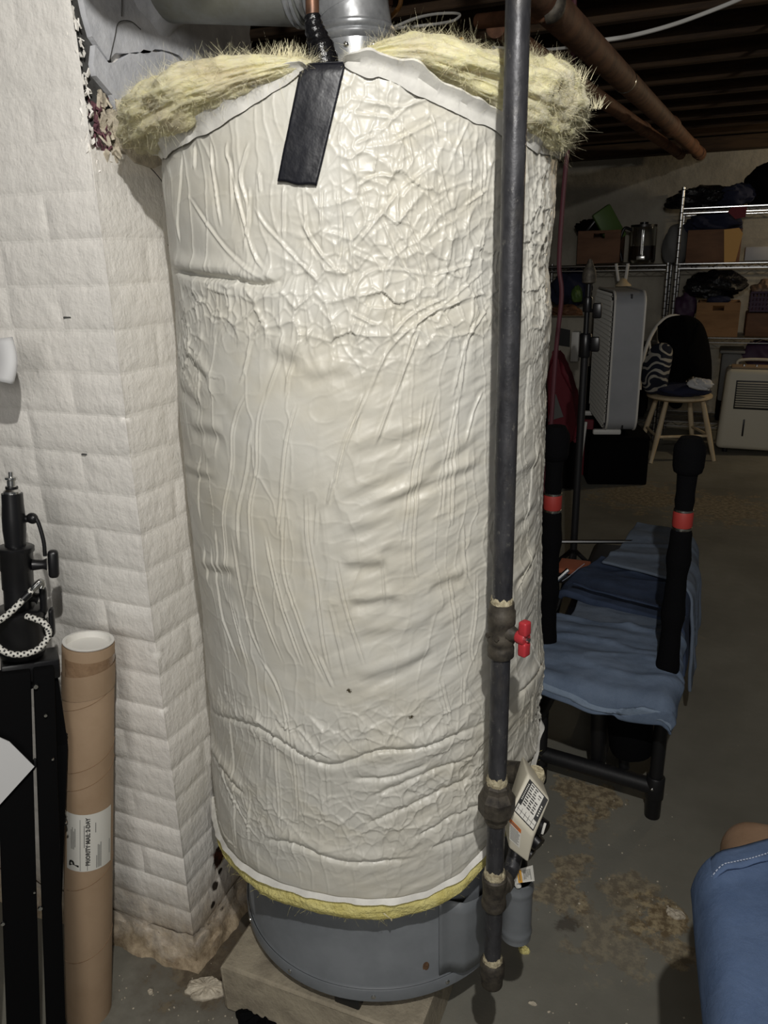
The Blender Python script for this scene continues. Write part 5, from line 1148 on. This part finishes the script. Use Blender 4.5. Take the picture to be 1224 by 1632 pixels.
# wire shelving against the back wall
def wire_shelf(x0, x1, y0, y1, zs, ztop_, label, px_posts=True):
    t = thing('wire_shelving', label, 'shelving', ((x0+x1)/2, (y0+y1)/2, 0))
    for x in (x0, x1):
        for y in (y0, y1):
            bm = B(); tube(bm, [(x, y, 0.0), (x, y, ztop_)], 0.0125, 10); p = obj('post', bm, M_CHROME, t)
            bm = B()
            for k in range(int(ztop_/0.05)): lathe(bm, [(0.0135, 0.03+k*.05), (0.0135, 0.036+k*.05)], (x, y, 0), seg=8)
            obj('post_groove', bm, M_DULLBLACK, p, kind='stuff')
    for z in zs:
        bm = B()
        for y in (y0, y1):
            tube(bm, [(x0, y, z), (x1, y, z)], 0.0045, 6); tube(bm, [(x0, y, z-0.032), (x1, y, z-0.032)], 0.0045, 6)
            k = int((x1-x0)/0.055); pts = [(x0+(x1-x0)*i/k, y, z if i % 2 else z-0.032) for i in range(k+1)]; tube(bm, pts, 0.003, 5)
        for x in (x0, x1): tube(bm, [(x, y0, z), (x, y1, z)], 0.0045, 6)
        for i in range(1, int((y1-y0)/0.03)): tube(bm, [(x0, y0+i*.03, z+.003), (x1, y0+i*.03, z+.003)], 0.0025, 5)
        obj('wire_shelf', bm, M_CHROME, t, kind='stuff')
    return t
ZA, ZB_, ZC = 1.66, 1.29, 0.775
wire_shelf(-0.285, 0.86, 6.16, 6.60, (ZA, ZB_, ZC, 0.15), 1.80, 'chrome wire shelving unit on the right of the back wall')
wire_shelf(-1.26, -0.345, 6.16, 6.60, (ZB_-0.006, 0.70, 0.15), 1.30, 'lower chrome wire shelving unit behind the box fan')
def crate(name, px0, px1, pytop, pybot, y, dep, m, label, cat='crate', slot=True, wallt=0.012):
    a = at_y(px0, pybot, y); b = at_y(px1, pytop, y); x0, x1 = a.x, b.x; z0 = a.z; z1 = b.z
    t = thing(name, label, cat, ((x0+x1)/2, y+dep/2, z0)); h = z1-z0
    bm = B(); box(bm, ((x0+x1)/2, y+dep/2, z0+.008), (x1-x0-2*wallt-.002, dep-2*wallt-.002, 0.012), 0.002); obj('bottom', bm, m, t)
    cx_ = (x0+x1)/2; sw_ = (x1-x0)*.26
    bm = B()
    if slot:
        zs_ = z1-h*0.24; box(bm, (cx_, y, (z0+zs_)/2), (x1-x0, wallt, zs_-z0), 0.001, seg=1); 
        for q in (-1, 1): box(bm, (cx_+q*((x1-x0)/4+sw_/4), y, (zs_+z1)/2), ((x1-x0)/2-sw_/2, wallt, z1-zs_), 0.001, seg=1)
        box(bm, (cx_, y, z1-(h*.24-.035)/2), (sw_+.004, wallt*.98, max(.01, h*.24-.035)), 0.001, seg=1)
    else: box(bm, (cx_, y, (z0+z1)/2), (x1-x0, wallt, h), 0.002)
    obj('front', bm, m, t)
    for xx in (x0+wallt/2, x1-wallt/2): bm = B(); box(bm, (xx, y+dep/2, (z0+z1)/2), (wallt, dep-wallt, h), 0.002); obj('side', bm, m, t)
    bm = B(); box(bm, (cx_, y+dep, (z0+z1)/2), (x1-x0, wallt, h), 0.002); obj('back', bm, m, t)
    return Vector((cx_, y+dep/2, z0)), x1-x0, h
def bundle(name, c, r, m, label, cat, seed, sx_=(1, 1, 1), amp=0.35, flat=True, rot=0.0, rest=None):
    c = Vector(c)
    if rest is not None: c.z = rest+0.006+r*sx_[2]*0.75
    bm = B(); sphere(bm, (0, 0, 0), 1.0, u=40, v=26); r_ = np.random.default_rng(seed); o1 = r_.random(3)*30
    P = np.array([v.co[:] for v in bm.verts]); n1 = fbm(P[:, 0]*1.8+o1[0]+P[:, 2], P[:, 1]*1.8+o1[1]-P[:, 2]*.7, seed, 3)-.5; n2 = ridged(P[:, 0]*2.6+o1[2]+P[:, 1], P[:, 2]*2.6+P[:, 1]*1.3+o1[0], seed+1, 3)
    for v, a, b in zip(bm.verts, n1, n2):
        k = 1+amp*(a*1.6-b*.30); q = Vector((v.co.x*r*sx_[0], v.co.y*r*sx_[1], v.co.z*r*sx_[2]))*k
        if flat: q.z = max(q.z, -r*sx_[2]*0.75)
        v.co = Vector(c)+Matrix.Rotation(rot, 3, 'Y') @ q
    o = obj(name, bm, m); return tag(o, label, cat)
def on(px, py, y): return at_y(px, py, y)
# left shelf: crate with green tray, jug
c, w_, h = crate('wooden_crate', 919, 990, 366, 421, 6.22, 0.30, M_CRATE2, 'brown wooden crate with handle slot beside the glass jug on the shelf')
bm = B(); a = on(957, 334, 6.30); b = on(985, 372, 6.36); bar(bm, a, (b.x, b.y, c.z+0.16), 0.05, 0.15, 0.012); o = obj('green_tray', bm, M_GREEN); tag(o, 'bright green tray sticking up out of the brown crate', 'tray')
bundle('dark_tools', on(934, 362, 6.37), 0.085, M_BLACKCLOTH, 'dark jumble of tools in the left of the brown crate', 'tools', 4, (1.1, .7, .6), .7, False)
bm = B(); bar(bm, on(932, 372, 6.30), on(948, 352, 6.30), 0.02, 0.02, 0.003); o = obj('pry_bar', bm, M_BLACKPL); tag(o, 'black bar leaning out of the brown crate', 'bar')
jc = on(1022, 420, 6.30); jug = thing('glass_jug', 'glass coffee jug half full of dark liquid on the shelf', 'jug', jc)
jh = on(1022, 361, 6.30).z-jc.z; jr = 0.095
bm = B(); lathe(bm, [(jr*.95, .004), (jr, .02), (jr, jh*.9), (jr*.96, jh), (jr*.93, jh), (jr*.96, jh*.88), (jr*.96, .025), (0.01, .012)], jc, seg=32); obj('glass_body', bm, M_GLASS, jug)
bm = B(); lathe(bm, [(0.02, .016), (jr*.95, .027), (jr*.95, jh*.48), (0.01, jh*.48)], jc, seg=32); obj('dark_liquid', bm, M_COFFEE, jug)
bm = B(); lathe(bm, [(jr*.98, jh-.004), (jr*.98, jh+.012), (.03, jh+.016), (.03, jh+.03)], jc, seg=32); obj('lid', bm, M_BLACKPL, jug)
bm = B(); tube(bm, catmull([jc+Vector((-jr*.9, -.01, jh*.92)), jc+Vector((-jr*1.45, -.03, jh*.95)), jc+Vector((-jr*1.7, -.03, jh*.5)), jc+Vector((-jr*1.45, -.02, .02))], 6), 0.011, 10); obj('handle', bm, M_BLACKPL, jug)
bm = B(); box(bm, jc+Vector((0, -jr-.001, jh*.16)), (0.06, 0.006, 0.03), .003); tube(bm, [jc+Vector((0, -jr-.003, jh*.25)), jc+Vector((0, -jr-.003, jh*.9))], .004, 6); obj('gauge_plate', bm, M_STEEL, jug)
# clamp lamp behind the fan top
cl = thing('clamp_lamp', 'white clamp lamp with a cream shade above the box fan', 'lamp', on(990, 456, 6.135))
bm = B(); lathe(bm, [(0.012, .055), (0.02, .05), (0.03, .03), (0.055, .01), (0.058, 0)], on(993, 456, 6.135), seg=24, cap=False); o = obj('shade', bm, M_CREAMWOOD, cl); solid(o, .002)
bm = B(); bar(bm, on(982, 420, 6.135), on(986, 448, 6.135), .03, .02, .004); obj('clamp_jaw', bm, M_WHITEPL, cl)
bm = B(); bar(bm, on(1001, 420, 6.135), on(997, 446, 6.135), .022, .02, .004); obj('clamp_jaw', bm, M_WHITEPL, cl)
bm = B(); tube(bm, [on(950, 421, 6.135), on(1003, 419, 6.135)], .006, 8); obj('rod', bm, M_CHROME, cl)
# jumble on the second shelf behind the pole
bundle('navy_heap', on(908, 462, 6.36), 0.20, M_NAVY, 'navy cloth heap on the shelf left of the pole stand', 'clothes', 7, (.8, .7, .8), .5)
bundle('green_pouch', on(919, 470, 6.2), 0.07, M_GREEN, 'small green pouch by the navy heap behind the pole stand', 'pouch', 8, (.6, .6, 1), .3)
bundle('brown_heap', on(905, 497, 6.1), 0.12, M_CRATE2, 'brown rumpled cloth on top of the white carton', 'clothes', 9, (1.1, .8, .5), .5)
# right unit, top shelf
bundle('black_bag', on(1120, 322, 6.34), 0.24, M_BLACKBAG, 'shiny black plastic bag lying on the top shelf', 'bag', 15, (1.0, .7, .36), .55, rest=ZA)
bundle('blue_red_bag', on(1170, 322, 6.28), 0.13, M_NAVY, 'dark blue bag with red edge beside the shiny black bag', 'bag', 17, (.9, .7, .62), .5, rest=ZA)
bm = B(); prism(bm, [on(*p, 6.15) for p in ((1166, 330), (1191, 329), (1188, 346), (1172, 349), (1160, 338))], (0, 1, 0), .02); o = obj('red_cloth', bm, M_REDBAG, smooth=False); tag(o, 'red cloth corner hanging over the edge of the top shelf', 'cloth')
bundle('black_sack', on(1222, 305, 6.34), 0.17, M_BLACKCLOTH, 'round black sack at the right end of the top shelf', 'sack', 19, (.9, .7, .95), .2, rest=ZA)
# right unit, middle shelf
c, w_, h = crate('carton', 1092, 1184, 364, 419, 6.20, 0.36, M_CRATE2, 'brown carton holding clothes on the middle shelf', 'carton', False)
bm = B(); prism(bm, [on(*p, 6.188) for p in ((1154, 366), (1178, 363), (1184, 372), (1172, 417), (1154, 418))], (0, -1, 0), .012); o = obj('paper_bag', bm, M_AMBER, smooth=False); tag(o, 'crumpled tan paper bag pressed against the carton front on the middle shelf', 'paper bag')
bundle('dark_clothes', on(1136, 357, 6.36), 0.20, M_NAVY, 'navy clothes heaped in the brown carton', 'clothes', 23, (1.0, .7, .42), .5)
bundle('grey_pillow', on(1076, 398, 6.40), 0.13, M_GREYPRINT, 'round grey cushion left of the brown carton', 'cushion', 25, (.7, .5, 1.2), .15, rest=ZB_)
bm = B(); a = on(1186, 416, 6.3); b = on(1250, 392, 6.3); box(bm, ((a.x+b.x)/2, 6.4, (a.z+b.z)/2), (b.x-a.x, .2, b.z-a.z), .006); o = obj('white_blue_box', bm, M_PAPER); tag(o, 'flat pale box at the right of the middle shelf', 'box')
# right unit, lower shelf
c, w_, h = crate('wooden_crate', 1106, 1181, 482, 536, 6.20, 0.34, M_CRATE, 'orange-brown wooden crate with handle slot on the lower shelf')
bundle('black_bag', on(1136, 457, 6.36), 0.22, M_BLACKBAG, 'black bag heaped over the orange-brown crate', 'bag', 27, (1.0, .7, .5), .5)
bundle('blue_bag', on(1146, 479, 6.25), 0.07, M_NAVY, 'blue bag showing between the crate rim and the black bag', 'bag', 29, (1.2, .6, .5), .4)
bundle('maroon_heap', on(1092, 492, 6.38), 0.12, M_PURPLEPL, 'dark maroon heap left of the orange-brown crate', 'clothes', 31, (.7, .6, 1.0), .3)
bm = B(); a = on(1186, 537, 6.2); b = on(1250, 499, 6.2); box(bm, ((a.x+b.x)/2, 6.36, (a.z+b.z)/2), (b.x-a.x, .3, b.z-a.z), .012); o = obj('brown_box', bm, M_CRATE2); tag(o, 'brown box under the purple basket', 'box')
zbk = on(1200, 498, 6.2).z; bkx = (on(1197, 480, 6.2).x+on(1260, 480, 6.2).x)/2; bkw = on(1260, 480, 6.2).x-on(1197, 480, 6.2).x; bkh = on(1200, 467, 6.2).z-zbk
bk = thing('purple_basket', 'purple plastic basket on top of the brown box', 'basket', (bkx, 6.33, zbk+.004))
bm = B(); z_ = zbk+.004
for i in range(12): x = bkx-bkw/2+bkw*i/11; bar(bm, (x, 6.2, z_), (x, 6.195, z_+bkh), .012, .006, 0); bar(bm, (x, 6.46, z_), (x, 6.465, z_+bkh), .012, .006, 0)
for i in range(5):
    z = z_+.008+(bkh-.012)*i/4
    for y in (6.196, 6.466): bar(bm, (bkx-bkw/2, y, z), (bkx+bkw/2, y, z), .010, .010, 0)
    for x in (bkx-bkw/2, bkx+bkw/2): bar(bm, (x, 6.196, z), (x, 6.466, z), .010, .010, 0)
box(bm, (bkx, 6.33, z_+.004), (bkw, .26, .006)); obj('lattice', bm, M_PURPLEPL, bk, smooth=False, kind='stuff')
bm = B(); tube(bm, [(bkx-bkw/2, 6.19, z_+bkh), (bkx+bkw/2, 6.19, z_+bkh), (bkx+bkw/2, 6.47, z_+bkh), (bkx-bkw/2, 6.47, z_+bkh)], .008, 8, closed=True); obj('rim', bm, M_PURPLEPL, bk)
bundle('pink_cloth', on(1218, 462, 6.33), 0.085, M_TANSEAT, 'dusty pink cloth in the purple basket', 'cloth', 33, (1, .8, .8), .4)
bundle('purple_bag', on(1226, 566, 6.3), 0.15, M_PURPLEPL, 'dark purple bag below the lower shelf behind the dehumidifier', 'bag', 35, (1.1, .6, .8), .4)
bm = B(); a = on(1142, 640, 6.2); b = on(1184, 564, 6.2); box(bm, ((a.x+b.x)/2, 6.36, (a.z+b.z)/2), (b.x-a.x, .3, b.z-a.z), .02); gb = obj('grey_bin', bm, M_GREYPRINT)
tag(gb, 'dull grey bin under the lower shelf right of the chair', 'bin')
bm = B(); box(bm, ((a.x+b.x)/2, 6.36, b.z+.01), (b.x-a.x+.03, .33, .02), .006); obj('bin_lid', bm, M_GREYPRINT, gb)
bm = B(); box(bm, ((a.x+b.x)/2, 6.36, (0.16+a.z)/2), (b.x-a.x, .3, a.z-.165), .01); o = obj('black_box', bm, M_BLACKCLOTH); tag(o, 'black box beneath the grey bin', 'box')
bm = B(); a = on(1030, 640, 6.2); box(bm, (-0.80, 6.36, 0.33), (0.75, .34, .34), .02); o = obj('dark_box', bm, M_BLACKCLOTH); tag(o, 'wide dark box low on the shelf behind the chair legs', 'box')

# wooden chair with clothes
ch = thing('wooden_chair', 'pale wooden hoop-back chair covered with clothes in front of the shelving', 'chair', (-0.17, 5.70, 0))
sz_ = 0.445; ce = Vector((-0.17, 5.68, 0)); ca = math.radians(20); cu = Vector((math.cos(ca), math.sin(ca), 0)); cv = Vector((-math.sin(ca), math.cos(ca), 0))
bm = B(); lathe(bm, [(0.19, sz_-.034), (0.215, sz_-.02), (0.215, sz_-.006), (0.205, sz_)], (ce.x, ce.y, 0), seg=32); obj('seat', bm, M_CREAMWOOD, ch)
feet = [ce-cu*0.215-cv*0.20, ce+cu*0.225-cv*0.16, ce-cu*0.19+cv*0.20, ce+cu*0.20+cv*0.20]
tops = [ce-cu*0.12-cv*0.12, ce+cu*0.12-cv*0.12, ce-cu*0.11+cv*0.12, ce+cu*0.11+cv*0.12]
for p, q in zip(feet, tops):
    bm = B(); tube(bm, [Vector((p.x, p.y, 0.0)), Vector((p.x, p.y, 0))+(Vector((q.x, q.y, sz_-.03))-Vector((p.x, p.y, 0)))*.5, Vector((q.x, q.y, sz_-.03))], [.013, .019, .015], 12); obj('leg', bm, M_CREAMWOOD, ch)
def lp(i, t): return Vector((feet[i].x, feet[i].y, 0)).lerp(Vector((tops[i].x, tops[i].y, sz_-.03)), t)
for i, j in ((0, 2), (1, 3), (0, 1)):
    bm = B(); tube(bm, [lp(i, .42), lp(j, .42)], .010, 10); obj('stretcher', bm, M_CREAMWOOD, ch)
bm = B(); hoop = [ce+cv*0.16+cu*(0.228*math.cos(a))+Vector((0, 0, sz_+(.50*math.sin(a))))+cv*0.12*math.sin(a) for a in np.linspace(0, PI, 28)]; tube(bm, hoop, .013, 12); obj('hoop', bm, M_WHITEPL, ch, label='white painted hoop')
for k in range(-3, 4):
    xk = k*.055; a = math.acos(max(-1, min(1, xk/.228))); bm = B(); tube(bm, [ce+cv*0.15+cu*xk*.8+Vector((0, 0, sz_-.01)), ce+cv*(0.16+.12*math.sin(a))+cu*xk+Vector((0, 0, sz_+.5*math.sin(a)))], .006, 8); obj('spindle', bm, M_WHITEPL, ch)
def garment(name, outline, y, dep, m, label, cat, seed, amp=.03):
    # a hanging garment: puffy sheet with thickness, bulging towards the room
    bm = B(); P = [on(*p, y) for p in outline]; c = sum(P, Vector())/len(P); N = 60; pts = []
    per = catmull(P+[P[0]], 6)
    rings = []
    for k in (1.0, .96, .8, .55, .28): 
        ring = []
        for p in per[:-1]:
            q = c+(p-c)*k; bul = dep*(1-k**2.2); n = float(fbm(np.array([q.x*13+seed]), np.array([q.z*6.0]), seed, 3)[0])-.5; r_ = float(ridged(np.array([q.x*12+q.z*3+seed]), np.array([q.z*2.5]), seed, 4)[0])
            ring.append(bm.verts.new(Vector((q.x, y-bul-amp*(n+r_*.8)*(1 if k < .99 else 0), q.z))))
        rings.append(ring)
    bk_ = [bm.verts.new(Vector((p.x, y+.03, p.z))) for p in per[:-1]]; rings = [bk_]+rings; n_ = len(bk_)
    for a, b in zip(rings[:-1], rings[1:]):
        for i in range(n_): bm.faces.new((a[i], a[(i+1) % n_], b[(i+1) % n_], b[i]))
    t_ = bm.verts.new(Vector((c.x, y-dep-amp*.3, c.z)))
    for i in range(n_): bm.faces.new((rings[-1][i], rings[-1][(i+1) % n_], t_))
    bm.faces.new(bk_[::-1]); o = obj(name, bm, m); return tag(o, label, cat)
garment('black_jacket', [(1048, 520), (1066, 506), (1095, 503), (1116, 513), (1127, 535), (1134, 575), (1133, 612), (1124, 618), (1110, 600), (1092, 610), (1086, 648), (1066, 645), (1058, 600), (1066, 560), (1050, 545)], 5.66, 0.10, M_BLACKCLOTH, 'black jacket thrown over the back of the wooden chair', 'jacket', 3)
def striped_mat():
    n = NT('striped_cloth'); x = n.new('ShaderNodeTexWave'); n.link(n.coord((1, 1, 1)), x.inputs['Vector']); x.bands_direction = 'Z'; x.inputs['Scale'].default_value = 5; x.inputs['Distortion'].default_value = 16; x.inputs['Detail'].default_value = 2
    return n.done(n.mix(n.ramp(x.outputs[1], .6, .68), srgb(30, 34, 48), srgb(176, 172, 162)), 0.95)
garment('striped_cloth', [(1024, 580), (1040, 552), (1062, 548), (1072, 562), (1066, 600), (1060, 622), (1034, 628), (1022, 608)], 5.52, 0.09, striped_mat(), 'dark and white patterned cloth heaped on the left of the chair seat', 'cloth', 5)
bundle('navy_cushion', Vector((-0.165, 5.56, sz_+.045)), 0.17, M_NAVY, 'navy cloth folded on the chair seat', 'cloth', 41, (1.15, .7, .28), .25)
bundle('pale_cloth', on(1116, 613, 5.48), 0.075, M_PAPER, 'pale grey cloth crumpled on the right of the chair seat', 'cloth', 43, (1.1, .7, .55), .5)

# dehumidifier
d0 = Vector((0.105, 5.86, 0)); DW, DH, DD = 0.42, 0.585, 0.28
dh = thing('dehumidifier', 'beige dehumidifier with louvred front on the floor at the right edge', 'dehumidifier', (d0.x+DW/2, d0.y+DD/2, 0))
bm = B(); box(bm, (d0.x+DW/2, d0.y+DD/2, 0.02+DH/2), (DW, DD, DH-.02), 0.035, None, 4)
for v in bm.verts:
    k = (v.co.z-.03)/DH; v.co.x = d0.x+DW/2+(v.co.x-d0.x-DW/2)*(1.03-0.10*k)
obj('body', bm, M_ALMOND, dh)
for x in (d0.x+.06, d0.x+DW-.06):
    bm = B(); cyl(bm, (x, d0.y+.06, 0), (x, d0.y+.06, .035), .018, seg=12); obj('caster', bm, M_BLACKPL, dh)
for i in range(11):
    bm = B(); box(bm, (d0.x+DW/2+.03, d0.y-.004, 0.34+i*.0165), (DW*.72, .012, .007), .002, Matrix.Rotation(.5, 3, 'X'), seg=1); obj('louvre', bm, M_ALMOND, dh)
bm = B(); box(bm, (d0.x+DW/2+.03, d0.y+.002, 0.42), (DW*.76, .008, .20), .003); obj('vent_recess', bm, M_DULLBLACK, dh)
bm = B(); box(bm, (d0.x+.16, d0.y-.001, 0.19), (.012, .008, .12), .003); obj('water_gauge', bm, M_BLACKPL, dh)
bm = B(); box(bm, (d0.x+DW/2, d0.y+.10, DH+.018), (DW*.8, .15, .014), .006); obj('control_panel', bm, M_CARD, dh)
for x in (.12, .2, .3): bm = B(); lathe(bm, [(.010, 0), (.009, .012)], (d0.x+x, d0.y+.06, DH+.024), seg=12); obj('button', bm, M_STEEL, dh)
bm = B(); tube(bm, catmull([(d0.x+.08, d0.y+.17, DH+.01), (d0.x+.09, d0.y+.17, DH+.05), (d0.x+DW/2, d0.y+.17, DH+.06), (d0.x+DW-.09, d0.y+.17, DH+.05), (d0.x+DW-.08, d0.y+.17, DH+.01)], 6), .010, 10); obj('carry_handle', bm, M_ALMOND, dh)
